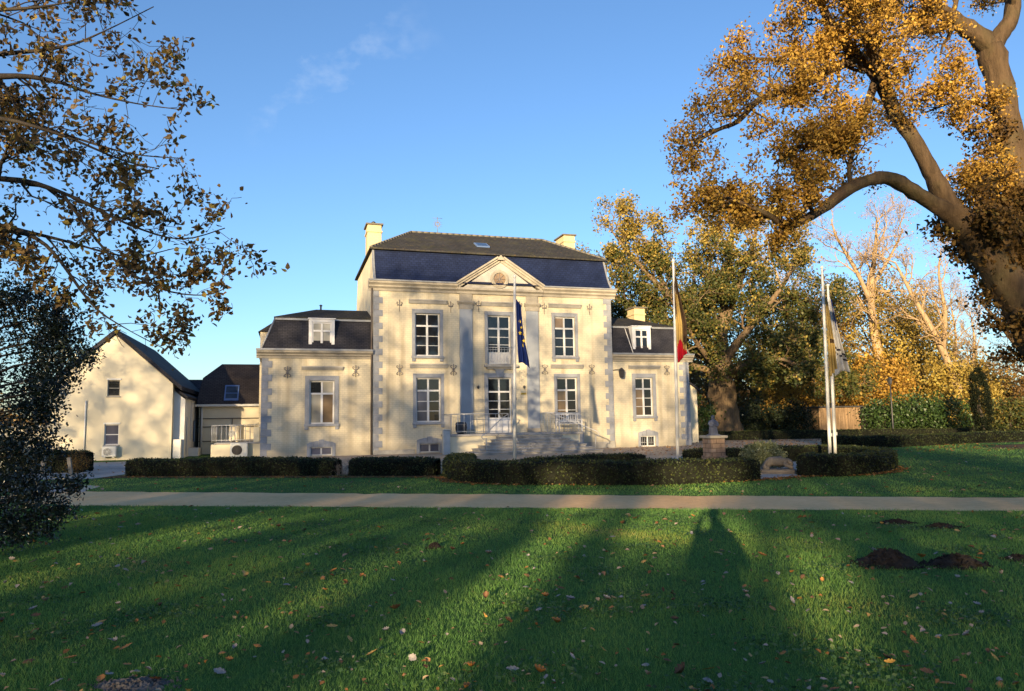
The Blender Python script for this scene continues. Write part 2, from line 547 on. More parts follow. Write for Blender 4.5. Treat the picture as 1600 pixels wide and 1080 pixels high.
sheet('leafy_soil', [(7.75, 19.85), (9.7, 19.9), (10.9, 21.0), (11.9, 22.9), (11.0, 23.2), (9.8, 21.9), (8.0, 21.0)], .008, M['bed'], jitter=.03, sub=.3)
sheet('leafy_soil', [(15.6, 35.6), (18, 36.0), (24, 39), (36, 42.2), (36, 43.6), (23.5, 40.4), (16, 37.4)], .009, M['bed'], jitter=.05, sub=.4)
sheet('bare_earth', [(22.5, 31.5), (27, 32.2), (29, 35.5), (27, 37.6), (24, 36.2), (21.6, 33.4)], .004, M['bed'], jitter=.12, sub=.4)

# ------------------------------------------------------------------ the mansion
OX, OY, ANG = -7.075, 36.750, R_(17.2)
HM = Matrix.Translation((OX, OY, 0)) @ Matrix.Rotation(ANG, 4, 'Z')


def hw(u, v, z=0.0):
    """house coordinates (u along the front, v metres in front of it) to world"""
    return HM @ Vector((u, -v, z))


mansion = thing('mansion', 'two-storey cream mansion with blue slate mansard roof, pediment and low side wings', 'mansion', (OX, OY, 0), ANG)


def holed_wall(mb, u0, u1, z0, z1, y, holes, deep=.16):
    """front wall face at y with rectangular openings (a0,a1,b0,b1) and their reveals"""
    us = sorted({u0, u1, *[h[0] for h in holes], *[h[1] for h in holes]})
    zs = sorted({z0, z1, *[h[2] for h in holes], *[h[3] for h in holes]})
    for i in range(len(us) - 1):
        for j in range(len(zs) - 1):
            cu, cz = (us[i] + us[i + 1]) / 2, (zs[j] + zs[j + 1]) / 2
            if any(h[0] < cu < h[1] and h[2] < cz < h[3] for h in holes): continue
            mb.add([(us[i], y, zs[j]), (us[i + 1], y, zs[j]), (us[i + 1], y, zs[j + 1]), (us[i], y, zs[j + 1])], [(0, 1, 2, 3)])
    for a0, a1, b0, b1 in holes:
        mb.add([(a0, y, b0), (a0, y + deep, b0), (a0, y + deep, b1), (a0, y, b1)], [(0, 1, 2, 3)])
        mb.add([(a1, y, b0), (a1, y, b1), (a1, y + deep, b1), (a1, y + deep, b0)], [(0, 1, 2, 3)])
        mb.add([(a0, y, b1), (a1, y, b1), (a1, y + deep, b1), (a0, y + deep, b1)], [(0, 3, 2, 1)])
        mb.add([(a0, y, b0), (a1, y, b0), (a1, y + deep, b0), (a0, y + deep, b0)], [(0, 1, 2, 3)])


def sash(parent, a0, a1, b0, b1, y, trans=.30, rows=3, door=False, glasses=None, y_in=.12, panel=.0, name='window', cols=2):
    """white casement: frame, meeting stile, transom, glazing bars; panes are a sub-part.
    trans = height fraction of the top lights; rows = panes in each lower casement"""
    f = MB(); F = .065; yf = y + y_in
    zt = b1 - (b1 - b0) * trans
    f.bbox(a0, a0 + F, yf, yf + .07, b0, b1, .006); f.bbox(a1 - F, a1, yf, yf + .07, b0, b1, .006)
    f.bbox(a0 + F, a1 - F, yf, yf + .07, b1 - F, b1, .006); f.bbox(a0 + F, a1 - F, yf, yf + .07, b0, b0 + F, .006)
    f.bbox(a0 + F, a1 - F, yf - .012, yf + .06, zt - .045, zt + .045, .006)
    am = (a0 + a1) / 2
    f.bbox(am - .055, am + .055, yf - .014, yf + .055, b0 + F, zt - .045, .006)
    f.bbox(am - .045, am + .045, yf - .008, yf + .055, zt + .045, b1 - F, .006)
    zb = b0 + F + panel
    if panel:
        for s0, s1 in ((a0 + F, am - .055), (am + .055, a1 - F)):
            f.bbox(s0, s1, yf + .01, yf + .05, b0 + F, zb, .004)
            f.bbox(s0 + .07, s1 - .07, yf - .002, yf + .012, b0 + F + .09, zb - .08, .006)
    for r in range(1, rows):
        z = zb + (zt - .045 - zb) * r / rows
        f.box(a0 + F, am - .055, yf + .012, yf + .045, z - .016, z + .016); f.box(am + .055, a1 - F, yf + .012, yf + .045, z - .016, z + .016)
    w = f.build(name, M['white'], parent)
    glasses = glasses or ['glass', 'glass', 'glass', 'glass']
    cells = [(a0 + F, am - .055, zb, zt - .045), (am + .055, a1 - F, zb, zt - .045), (a0 + F, am - .045, zt + .045, b1 - F), (am + .045, a1 - F, zt + .045, b1 - F)]
    for (c0, c1, d0, d1), g in zip(cells, glasses):
        p = MB(); p.box(c0, c1, yf + .030, yf + .038, d0, d1)
        p.build('pane', M[g], w)
    return w


def surround(parent, a0, a1, b0, b1, y, w=.17, top=.22, sill=True, head=True, key=False, feet=True, mat='bluestone'):
    """stone surround standing 35 mm proud of the wall; sill, feet"""
    s = MB(); d = .04
    s.bbox(a0 - w, a0, y - d, y + .02, b0, b1 + top, .008); s.bbox(a1, a1 + w, y - d, y + .02, b0, b1 + top, .008)
    s.bbox(a0, a1, y - d, y + .02, b1, b1 + top, .008)
    s.bbox(a0 - w - .012, a0 - .03, y - d - .012, y - d + .01, b1 + top - .06, b1 + top, .004)
    s.bbox(a1 + .03, a1 + w + .012, y - d - .012, y - d + .01, b1 + top - .06, b1 + top, .004)
    o = s.build('stone_surround', M[mat], parent)
    if key:
        k = MB(); am = (a0 + a1) / 2
        k.prism([(am - .17, b1 + .02), (am + .17, b1 + .02), (am + .24, b1 + top + .16), (am - .24, b1 + top + .16)], 'y', y - d - .05, y - .01)
        k.bbox(am - .3, am + .3, y - d - .07, y - .01, b1 + top + .16, b1 + top + .22, .008)
        k.build('keystone', M[mat], parent)
    if sill:
        q = MB()
        q.bbox(a0 - w - .03, a1 + w + .03, y - .11, y + .13, b0 - .13, b0, .012)
        if feet:
            q.bbox(a0 - w + .0, a0 - w + .17, y - .08, y + .01, b0 - .29, b0 - .13, .01); q.bbox(a1 + w - .17, a1 + w, y - .08, y + .01, b0 - .29, b0 - .13, .01)
        q.build('sill', M[mat], parent)
    return o


def hood(parent, u0, u1, z0, z1, y):
    """a small cornice over a window"""
    h = MB()
    prof = [(0, z0), (-.06, z0), (-.08, z0 + .04), (-.13, z1 - .08), (-.16, z1 - .06), (-.16, z1), (0, z1 + .02)]
    h.prism([(y + p[0] + .0, p[1]) for p in prof], 'x', u0, u1)
    return h.build('hood_mould', M['greystone'], parent)


def corner_stones(parent, u_edge, sgn, z0, z1, y, long=.46, short=.27, h=.335, side=None, mat='bluestone'):
    """alternating quoins at a corner: sgn=+1 they run to larger u"""
    q = MB(); z = z0; i = 0
    while z < z1 - .05:
        L = long if i % 2 else short
        zz = min(z + h, z1)
        a, b = sorted((u_edge - sgn * .022, u_edge + sgn * L))
        q.bbox(a, b, y - .022, y + .02, z + .004, zz - .004, .006)
        z = zz; i += 1
    return q.build('corner_stones', M[mat], parent)


def anchor_cross(parent, u, z, y):
    """wrought iron wall anchor, one stem with a lily head"""
    a = MB()
    a.tube([(u, y - .03, z - .30), (u, y - .03, z + .26)], [.012, .02], 6)
    for s in (-1, 1):
        a.tube([(u, y - .03, z + .04), (u + s * .09, y - .03, z + .07), (u + s * .15, y - .03, z + .15), (u + s * .12, y - .03, z + .21), (u + s * .08, y - .03, z + .17)], [.022, .022, .022, .020, .016], 6)
    a.tube([(u - .13, y - .03, z + .03), (u + .13, y - .03, z + .03)], .018, 6)
    a.lathe((u, y - .03, z + .22), [(.01, 0), (.035, .04), (.02, .09), (.002, .13)], 8)
    return a.build('wall_anchor', M['iron'], parent)


def anchor_scroll(parent, u, z, y):
    """wrought iron wall anchor, double scroll"""
    a = MB()
    a.tube([(u, y - .03, z - .30), (u, y - .03, z + .30)], .020, 6)
    for sz in (-1, 1):
        for s in (-1, 1):
            pts = [(u, y - .03, z + sz * .05), (u + s * .07, y - .03, z + sz * .09), (u + s * .15, y - .03, z + sz * .15), (u + s * .16, y - .03, z + sz * .22), (u + s * .11, y - .03, z + sz * .24), (u + s * .08, y - .03, z + sz * .19)]
            a.tube(pts, [.022, .022, .022, .020, .018, .014], 6)
    a.bbox(u - .07, u + .07, y - .045, y - .012, z - .03, z + .03, .005)
    return a.build('wall_anchor', M['iron'], parent)


# --- main block: u 0..13.3, depth 10, eaves 8.45
MU, MD, ME = 13.3, 10.0, 8.45
HOLES = dict(UL=(2.14, 3.44, 5.03, 7.27), LL=(2.19, 3.47, 1.60, 3.89), CU=(6.05, 7.33, 4.66, 7.26), D=(6.02, 7.33, .97, 3.90), RU=(9.88, 11.09, 5.08, 7.29), RL=(9.95, 11.14, 1.55, 3.91), BA=(2.36, 3.41, 0.05, .50))
w = MB()
holed_wall(w, 0, MU, 0, ME, 0, list(HOLES.values()))
side = [(0, 0), (0, ME), (.02, 8.82), (.40, 9.7), (.78, 10.68), (MD - .78, 10.68), (MD, ME), (MD, 0)]
w.add([(0, p[0], p[1]) for p in side], [tuple(range(len(side)))[::-1]])
w.add([(MU, p[0], p[1]) for p in side], [tuple(range(len(side)))])
w.add([(0, MD, 0), (MU, MD, 0), (MU, MD, ME), (0, MD, ME)], [(0, 3, 2, 1)])
w.build('wall', M['cream'], mansion, fix=False)
for bx in ((9.4 + 1.2, MU + .03, .36), (0, 2.1, .22)):
    p = MB(); p.bbox(bx[0], bx[1], -.05, .0, 0, bx[2], .01); p.build('plinth', M['greystone'], mansion)

spec = dict(UL=dict(glasses=['glass', 'glass', 'glass', 'glass']), LL=dict(glasses=['blind', 'glass', 'glass', 'glass']), RU=dict(glasses=['glass', 'glass', 'brownblind', 'glass']), RL=dict(glasses=['brownblind', 'glass', 'glass', 'glass']))
for k, kw in spec.items():
    a0, a1, b0, b1 = HOLES[k]
    win = sash(mansion, a0, a1, b0, b1, 0, .29, 3, **kw)
    surround(win, a0, a1, b0, b1, 0)
    hood(win, a0 - .34, a1 + .36, b1 + .50, b1 + .72, 0)
# upper French window with its little balcony
a0, a1, b0, b1 = HOLES['CU']
win = sash(mansion, a0, a1, b0, b1, 0, .27, 3, panel=.55)
surround(win, a0, a1, b0, b1, 0, sill=False)
hood(win, a0 - .34, a1 + .44, b1 + .50, b1 + .72, 0)
bl = MB(); bl.bbox(a0 - .22, a1 + .34, -.26, .02, b0 - .20, b0 - .06, .012); bl.bbox(a0 - .10, a1 + .2, -.16, .02, b0 - .30, b0 - .20, .012)
bl.build('balcony_ledge', M['greystone'], win)
g = MB(); z0, z1 = b0 - .03, b0 + .86
for z in (z0, z1): g.tube([(a0 - .08, -.15, z), (a1 + .08, -.15, z)], .016, 6)
g.tube([(a0 - .08, -.15, z1 - .12), (a1 + .08, -.15, z1 - .12)], .010, 6)
for e in (a0 - .08, a1 + .08): g.tube([(e, .03, z1), (e, -.15, z1), (e, -.15, z0)], .014, 6)
n = 9
for i in range(n + 1):
    x = a0 - .08 + (a1 - a0 + .16) * i / n
    g.tube([(x, -.15, z0), (x, -.15, z1)], .008, 5)
for i in range(3):
    cx = a0 + (a1 - a0) * (i + .5) / 3; cz = (z0 + z1) / 2 - .03
    for s in (-1, 1):
        g.tube([(cx + s * .17 * math.cos(t) * (1 - t / 9), -.155, cz + .27 * math.sin(t) * (1 - t / 9)) for t in np.linspace(-1.4, 4.6, 14)], .009, 5)
g.build('balcony_railing', M['rail'], win)
# front door
a0, a1, b0, b1 = HOLES['D']
door = sash(mansion, a0, a1, b0, b1, 0, .255, 3, panel=.74, name='door', y_in=.13)
surround(door, a0, a1, b0, b1, 0, w=.19, top=.24, sill=False, key=True)
h = MB(); am = (a0 + a1) / 2
h.tube([(am + .02, .115, b0 + 1.02), (am + .02, .075, b0 + 1.02), (am + .14, .075, b0 + 1.02)], .012, 6)
h.bbox(am + .0, am + .045, .108, .118, b0 + .92, b0 + 1.12, .003)
h.build('door_handle', M['brass'], door)
# basement windows
def basement(parent, a0, a1, z0, z1, y, grid=False):
    s = MB(); am = (a0 + a1) / 2
    s.bbox(a0 - .16, a0, y - .045, y + .02, z0 - .1, z1, .008); s.bbox(a1, a1 + .16, y - .045, y + .02, z0 - .1, z1, .008)
    n = 5
    for i in range(n):                                     # arched head of five voussoirs
        xa, xb = a0 - .16 + (a1 - a0 + .32) * i / n, a0 - .16 + (a1 - a0 + .32) * (i + 1) / n
        f_ = lambda x: z1 + .17 + .14 * (1 - ((x - am) / (am - a0 + .16)) ** 2)
        t = .05 if i == 2 else 0
        s.prism([(xa + .005, z1), (xb - .005, z1), (xb - .005, f_(xb) + t), ((xa + xb) / 2, f_((xa + xb) / 2) + t + .01), (xa + .005, f_(xa) + t)], 'y', y - .05 - t * .4, y + .02)
    f = MB(); F = .05
    f.box(a0, a1, y + .09, y + .13, z1 - F, z1); f.box(a0, a1, y + .09, y + .13, z0, z0 + F)
    f.box(a0, a0 + F, y + .09, y + .13, z0 + F, z1 - F); f.box(a1 - F, a1, y + .09, y + .13, z0 + F, z1 - F); f.box(am - .04, am + .04, y + .088, y + .13, z0 + F, z1 - F)
    wn_ = f.build('basement_window', M['rail'] if not grid else M['white'], parent)
    s.build('stone_surround', M['bluestone'], wn_)
    for c0, c1 in ((a0 + F, am - .04), (am + .04, a1 - F)):
        q = MB(); q.box(c0, c1, y + .105, y + .112, z0 + F, z1 - F); q.build('pane', M['blind'] if not grid else M['glass'], wn_)
    if grid:
        b = MB()
        for i in range(1, 8): b.tube([(a0 + (a1 - a0) * i / 8, y + .03, z0), (a0 + (a1 - a0) * i / 8, y + .03, z1)], .011, 5)
        b.tube([(a0, y + .03, z0 + .22), (a1, y + .03, z0 + .22)], .010, 5)
        b.build('window_grille', M['rail'], wn_)
    return wn_
basement(mansion, *HOLES['BA'], 0)

corner_stones(mansion, 0, 1, .02, ME - .02, 0)
corner_stones(mansion, MU, -1, .38, ME - .02, 0)
for u0, u1 in ((4.50, 5.20), (8.22, 8.92)):
    p = MB(); p.bbox(u0, u1, -.085, .0, .97, 7.55, .01)
    pil = p.build('pilaster', M['pilaster'], mansion)
    c = MB()
    c.bbox(u0 - .03, u1 + .03, -.115, 0, 7.55, 7.80, .01)
    c.prism([(0, 7.80), (-.12, 7.80), (-.17, 7.88), (-.19, 7.90), (-.19, 7.98), (0, 7.98)], 'x', u0 - .10, u1 + .10)
    c.bbox(u0 + .01, u1 - .01, -.085, 0, 7.98, 8.42, .01)
    c.build('capital', M['palestone'], pil)
    c = MB(); c.bbox(u0 - .03, u1 + .03, -.12, 0, .97, 1.18, .01); c.build('pilaster_base', M['palestone'], pil)
# cornice along the eaves and pediment over the middle
CP = [(0, 8.38), (-.06, 8.38), (-.08, 8.50), (-.16, 8.56), (-.20, 8.58), (-.20, 8.66), (-.30, 8.74), (-.34, 8.75), (-.34, 8.86), (.05, 8.90)]
for u0, u1 in ((-.28, 4.38), (9.12, MU + .26)):
    c = MB(); c.prism(CP, 'x', u0, u1); c.build('cornice', M['palestone'], mansion)
for u0, u1 in ((-.30, 4.30), (9.2, MU + .28)):
    gut = MB(); gut.prism([(-.36, 8.90), (-.20, 8.905), (-.20, 8.93), (-.40, 8.93), (-.40, 8.86), (-.36, 8.86)], 'x', u0, u1); gut.build('gutter', M['zinc'], mansion)
ped = MB(); PA, PL, PR, PB = (6.74, 10.42), 4.32, 9.18, 8.66
ped.prism([(PL + .3, PB), (PR - .3, PB), (PA[0], PA[1] - .22)], 'y', -.16, 1.2)
pedo = ped.build('pediment', M['pediment'], mansion)
c = MB()
c.prism([(0, 8.38), (-.12, 8.38), (-.13, 8.50), (-.22, 8.56), (-.26, 8.58), (-.26, 8.66), (-.26, 8.70), (0, 8.72)], 'x', PL, PR)   # bed of the pediment
def rake(x0, z0, x1, z1):
    L = math.hypot(x1 - x0, z1 - z0); nx, nz = -(z1 - z0) / L, (x1 - x0) / L
    if nz < 0: nx, nz = -nx, -nz
    for (o0, o1, y) in ((0, .13, -.24), (.13, .24, -.33), (.24, .33, -.42)):
        c.prism([(x0 + nx * o0, z0 + nz * o0), (x1 + nx * o0, z1 + nz * o0), (x1 + nx * o1, z1 + nz * o1), (x0 + nx * o1, z0 + nz * o1)], 'y', y, .9)
rake(PL + .12, 8.67, PA[0], 10.16); rake(PR - .12, 8.672, PA[0] + .004, 10.158)
c.prism([(PA[0] - .22, 10.24), (PA[0] + .22, 10.24), (PA[0], 10.52)], 'y', -.425, .9)
c.build('raking_cornice', M['palestone'], pedo)
oc = MB(); oc.ring((6.70, 9.22), .33, .50, -.24, -.14); oc.ring((6.70, 9.22), .36, .42, -.27, -.23)
for k in range(4):
    t = math.pi / 4 + k * math.pi / 2
oco = oc.build('oculus_surround', M['palestone'], pedo)
q = MB(); q.ring((6.70, 9.22), .0, .335, -.185, -.17); q.build('pane', M['brownblind'], oco)
q = MB()
for k in range(4):
    t = k * math.pi / 4
    q.tube([(6.70 - .33 * math.cos(t), -.195, 9.22 - .33 * math.sin(t)), (6.70 + .33 * math.cos(t), -.195, 9.22 + .33 * math.sin(t))], .014, 5)
q.build('glazing_bar', M['iron'], oco)

# roof: steep curved slates below, hipped mossy tiles above
prof = [(-.30, 8.90), (-.16, 9.04), (.02, 9.27), (.20, 9.58), (.38, 9.95), (.55, 10.33), (.70, 10.70)]
r = MB()
outl = prof + [(MD - y, z) for y, z in prof[::-1]] 
r.prism(outl, 'x', .05, MU - .05)
ro = r.build('mansard_roof', M['slate'], mansion)
e = MB()
for ux in (-.015, MU - .085):
    e = MB()
    k = [(y - .015, z + .02) for y, z in prof] + [(y + .20, z - .05) for y, z in prof[::-1]]
    e.prism(k, 'x', ux, ux + .10); e.build('verge_flashing', M['zinc'], ro)
r = MB()
E0, E1, ZB, ZR = .52, MD - .52, 10.70, 12.92
UA, UB = 2.75, 11.05
base = [(-.16, E0), (MU + .12, E0), (MU + .12, E1), (-.16, E1)]
vs = [(u, y, ZB) for u, y in base] + [(u, y, ZB + .09) for u, y in base] + [(UA, MD / 2, ZR), (UB, MD / 2, ZR)]
r.add(vs, [(0, 1, 5, 4), (1, 2, 6, 5), (2, 3, 7, 6), (3, 0, 4, 7), (3, 2, 1, 0), (4, 5, 9, 8), (5, 6, 9), (6, 7, 8, 9), (7, 4, 8)])
ur = r.build('upper_roof', M['moss'], mansion)
rt = MB()
def ridge_tiles(a, b, n, rad=.085):
    a, b = Vector(a), Vector(b)
    for i in range(n):
        p, q = a.lerp(b, i / n), a.lerp(b, (i + .94) / n)
        rt.tube([p, q], [rad, rad * .93], 8)
ridge_tiles((UA, MD / 2, ZR), (UB, MD / 2, ZR), 22); ridge_tiles((-.10, E0 + .05, ZB + .1), (UA, MD / 2, ZR), 16); ridge_tiles((MU + .06, E0 + .05, ZB + .1), (UB, MD / 2, ZR), 13)
rt.build('ridge_tiles', M['ridge'], ur)
nrm = Vector((0, -(ZR - ZB - .09), MD / 2 - E0)).normalized()
def on_roof(u, k, off):
    a = Vector((u, E0, ZB + .09)); b = Vector((u, MD / 2, ZR))
    return a.lerp(b, k) + nrm * off
s = MB()
A4 = [on_roof(6.0, .30, .02), on_roof(6.75, .30, .02), on_roof(6.75, .48, .02), on_roof(6.0, .48, .02)]; B4 = [p_ + nrm * .07 for p_ in A4]
s.add(A4 + B4, [(0, 1, 5, 4), (1, 2, 6, 5), (2, 3, 7, 6), (3, 0, 4, 7), (4, 5, 6, 7)])
sk = s.build('skylight', M['bluewin'], ur)
q = MB(); C4 = [on_roof(6.07, .315, .096), on_roof(6.68, .315, .096), on_roof(6.68, .465, .096), on_roof(6.07, .465, .096)]
q.add(C4, [(0, 1, 2, 3)]); q.build('pane', M['skyglass'], sk)

def chimney(u0, u1, y0, y1, z0, z1, pot=True, parent=None):
    k = MB()
    k.bbox(u0 + .05, u1 - .05, y0 + .05, y1 - .05, z0, z1 - .09, .015)
    k.bbox(u0 - .005, u1 + .005, y0 - .005, y1 + .005, z1 - .52, z1 - .42, .015)
    o = k.build('chimney', M['chim'], parent or mansion)
    cp = MB(); cp.bbox(u0 - .05, u1 + .05, y0 - .05, y1 + .05, z1 - .09, z1, .015); cp.build('chimney_cap', M['ridge'], o)
    if pot:
        pp = MB(); um = (u0 + u1) / 2; ym = (y0 + y1) / 2
        pp.lathe((um, ym, z1), [(.10, 0), (.13, .05), (.11, .10), (.07, .16), (.13, .20), (.05, .27)], 12); pp.build('chimney_pot', M['black'], o)
    return o
chimney(-.02, .86, 3.4, 4.7, 9.5, 12.88)
chimney(12.5, 13.35, 5.0, 6.6, 10.5, 13.42, pot=False)
v = MB(); vu, vy, vz = 4.35, MD / 2, ZR
v.tube([(vu, vy, vz), (vu, vy, vz + 1.02)], .018, 6)
v.ring((vu, vz + .58), .10, .14, vy - .012, vy + .012, 18)
for k in range(12):
    t = k * math.pi / 6; v.tube([(vu + .13 * math.cos(t), vy, vz + .58 + .13 * math.sin(t)), (vu + .30 * math.cos(t), vy, vz + .58 + .30 * math.sin(t))], [.018, .005], 5)
v.tube([(vu - .3, vy, vz + .95), (vu + .3, vy, vz + .95)], .012, 5)
v.build('weather_vane', M['iron'], mansion)
for u, z in ((1.32, 7.62), (4.03, 7.64), (5.56, 7.72), (7.86, 7.76), (9.29, 7.70), (11.99, 7.74)): anchor_cross(mansion, u, z, 0)
for u, z in ((1.33, 4.28), (4.16, 4.31), (9.26, 4.36), (12.04, 4.37)): anchor_scroll(mansion, u, z, 0)
for u in (5.48, 8.04):
    l = MB(); l.bbox(u - .045, u + .045, -.02, 0, 3.36, 3.46, .004); l.lathe((u, -.07, 3.31), [(.02, 0), (.05, .02), (.06, .14), (.02, .18)], 10)
    l.build('door_lamp', M['black'], mansion)
l = MB(); l.bbox(7.86, 8.16, -.025, 0, 2.99, 3.09, .005); l.build('name_plate', M['brass'], mansion)
l = MB(); l.bbox(7.53, 7.61, -.055, -.04, 2.70, 2.82, .004); l.build('door_bell', M['black'], mansion)
d = MB(); d.tube([(-.10, -.09, 8.50), (-.10, -.06, 8.3), (-.10, -.06, 0.0)], .05, 8)
for z in (1.2, 3.2, 5.2, 7.2): d.tube([(-.10, -.06, z), (-.10, -.06, z + .05)], .06, 8)
d.build('downpipe', M['darkpipe'], mansion)

# --- terrace, steps and railings
TU0, TU1, TD, TZ = 3.52, 10.6, 2.0, .97
t = MB(); t.bbox(TU0, TU1, -TD, 0, 0, TZ - .11, .01); ter = t.build('terrace', M['render'], mansion)
t = MB(); t.bbox(TU0 - .06, TU1 + .06, -TD - .06, 0, TZ - .11, TZ, .015); t.build('coping', M['step'], ter)
t = MB(); t.bbox(TU1 - .20, TU1 + .02, -TD - .03, -TD, 0, TZ - .112, .008); t.build('corner_stones', M['bluestone'], ter)
st = MB()
for i in range(6):
    z1 = TZ - .14 * (i + 1); u0 = 5.9 - .32 * i; u1 = 9.25 + .30 * i
    st.bbox(u0, u1, -TD - .06 - .33 * (i + 1), -TD - .061, max(0, z1 - .14), z1 - .05, .006)
    st.bbox(u0 - .05, u1 + .05, -TD - .06 - .33 * (i + 1) - .05, -TD - .0605, z1 - .05, z1, .014)
st.build('steps', M['step'], mansion)
def railing(u0, u1, ret_side, n):
    g = MB(); y = -TD + .08
    g.tube([(ret_side, -.02, TZ + 1.0), (ret_side, y, TZ + 1.0)], .018, 6)
    g.tube([(u0, y, TZ + 1.0), (u1, y, TZ + 1.0)], .022, 6)
    g.tube([(u0, y, TZ + .12), (u1, y, TZ + .12)], .013, 6)
    for i in range(n + 1):
        x = u0 + (u1 - u0) * i / n
        g.tube([(x, y, TZ), (x, y, TZ + 1.0)], .018 if i in (0, n) else .010, 6)
    for i in range(1, 9):
        g.tube([(ret_side, y + (1.9) * i / 9, TZ), (ret_side, y + 1.9 * i / 9, TZ + 1.0)], .010, 5)
    return g.build('railing', M['rail'], ter)
railing(3.60, 6.55, 3.60, 9)
railing(8.35, 10.52, 10.52, 14)
for pts in ([(6.5, -TD - .1, 1.95), (6.0, -TD - .55, 1.70), (5.0, -TD - 1.6, 1.10), (4.75, -TD - 1.85, .98), (4.62, -TD - 1.9, .86), (4.70, -TD - 1.9, .76), (4.85, -TD - 1.9, .80), (4.88, -TD - 1.9, 0)],
            [(8.75, -TD - .1, 1.95), (9.3, -TD - .55, 1.70), (10.35, -TD - 1.5, 1.15), (10.62, -TD - 1.7, 1.02), (10.74, -TD - 1.72, .90), (10.68, -TD - 1.72, .78), (10.56, -TD - 1.72, .82), (10.5, -TD - 1.72, 0)]):
    g = MB(); g.tube(pts, .024, 7); g.build('handrail', M['rail'], ter)

# --- left wing
LW0, LW1, LY, LE = -5.37, -.16, .10, 4.90
LD = 7.5
w = MB()
hW = (-3.12, -1.92, 1.60, 3.74); hB = (-3.05, -2.0, .05, .46)
holed_wall(w, LW0, LW1 + .14, 0, LE, LY, [hW, hB])
w.add([(LW0, LY, 0), (LW0, LY + LD, 0), (LW0, LY + LD, LE), (LW0, LY, LE)], [(0, 1, 2, 3)])
w.add([(LW0, LY + LD, 0), (LW1, LY + LD, 0), (LW1, LY + LD, LE), (LW0, LY + LD, LE)], [(0, 1, 2, 3)])
w.build('wing_wall', M['cream'], mansion, fix=False)
win = sash(mansion, *hW, LY, .30, 1, glasses=['paleglass', 'brownblind', 'glass', 'paleglass'])
surround(win, *hW, LY, w=.22, top=.24); hood(win, hW[0] - .40, hW[1] + .40, 4.26, 4.45, LY)
basement(mansion, *hB, LY)
corner_stones(mansion, LW0, 1, .02, LE - .05, LY, .48, .29, .335)
anchor_scroll(mansion, -4.18, 4.16, LY); anchor_scroll(mansion, -.88, 4.22, LY)
WCP = [(0, 4.84), (-.05, 4.84), (-.07, 4.94), (-.15, 4.99), (-.15, 5.05), (-.26, 5.12), (-.28, 5.13), (-.28, 5.25), (.05, 5.28)]
def wing_cornice(u0, u1, y, left, right, depth):
    c = MB(); c.prism([(y + a, b) for a, b in WCP], 'x', u0, u1)
    if left: c.prism([(left + a, b) for a, b in WCP], 'y', y + .06, y + depth)
    if right: c.prism([(right - a, b) for a, b in WCP], 'y', y + .06, y + depth)
    o = c.build('cornice', M['palestone'], mansion)
    g = MB(); g.prism([(y - .30, 5.28), (y - .14, 5.285), (y - .14, 5.31), (y - .33, 5.31), (y - .33, 5.22), (y - .30, 5.22)], 'x', u0 - .02, u1)
    g.build('gutter', M['zinc'], o)
    return o
wing_cornice(LW0 - .27, -.04, LY, LW0, None, LD)
def wing_roof(x0, x1, y0, y1, z0, zm, zt, inset, ridge_u0, ridge_u1, hip_l, hip_r, ry):
    """steep slate slope and a shallow hipped top"""
    a = inset
    lo = [(x0, y0), (x1, y0), (x1, y1), (x0, y1)]
    hi = [(x0 + (a if hip_l else 0), y0 + a), (x1 - (a if hip_r else 0), y0 + a), (x1 - (a if hip_r else 0), y1 - a), (x0 + (a if hip_l else 0), y1 - a)]
    m_ = MB(); vs = [(*p_, z0) for p_ in lo] + [(*p_, zm) for p_ in hi]
    m_.add(vs, [(0, 1, 5, 4), (1, 2, 6, 5), (2, 3, 7, 6), (3, 0, 4, 7), (4, 5, 6, 7), (3, 2, 1, 0)])
    o = m_.build('wing_roof', M['wingslate'], mansion)
    t_ = MB(); e_ = .07
    ev = [(hi[0][0] - e_ * hip_l, hi[0][1] - e_), (hi[1][0] + e_ * hip_r, hi[1][1] - e_), (hi[2][0] + e_ * hip_r, hi[2][1] + e_), (hi[3][0] - e_ * hip_l, hi[3][1] + e_)]
    vs = [(*p_, zm + .004) for p_ in ev] + [(*p_, zm + .06) for p_ in ev] + [(ridge_u0, ry, zt), (ridge_u1, ry, zt)]
    t_.add(vs, [(0, 1, 5, 4), (1, 2, 6, 5), (2, 3, 7, 6), (3, 0, 4, 7), (3, 2, 1, 0), (4, 5, 9, 8), (5, 6, 9), (6, 7, 8, 9), (7, 4, 8)])
    u_ = t_.build('upper_roof', M['moss'], o)
    k = MB()
    for i, j in ((0, 4), (1, 5)):
        if (i == 0 and hip_l) or (i == 1 and hip_r):
            P0 = Vector((*lo[i], z0)); P1 = Vector((*hi[i], zm)); k.tube([P0, P1], .045, 6)
    k.box(hi[0][0], hi[1][0], y0 + a - .10, y0 + a - .02, zm - .10, zm - .004)
    k.build('lead_flashing', M['zinc'], o)
    return o
wing_roof(LW0 - .05, .0, LY - .12, LY + LD, 5.30, 6.92, 7.78, .62, -2.75, -.02, 1, 0, LY + 3.0)
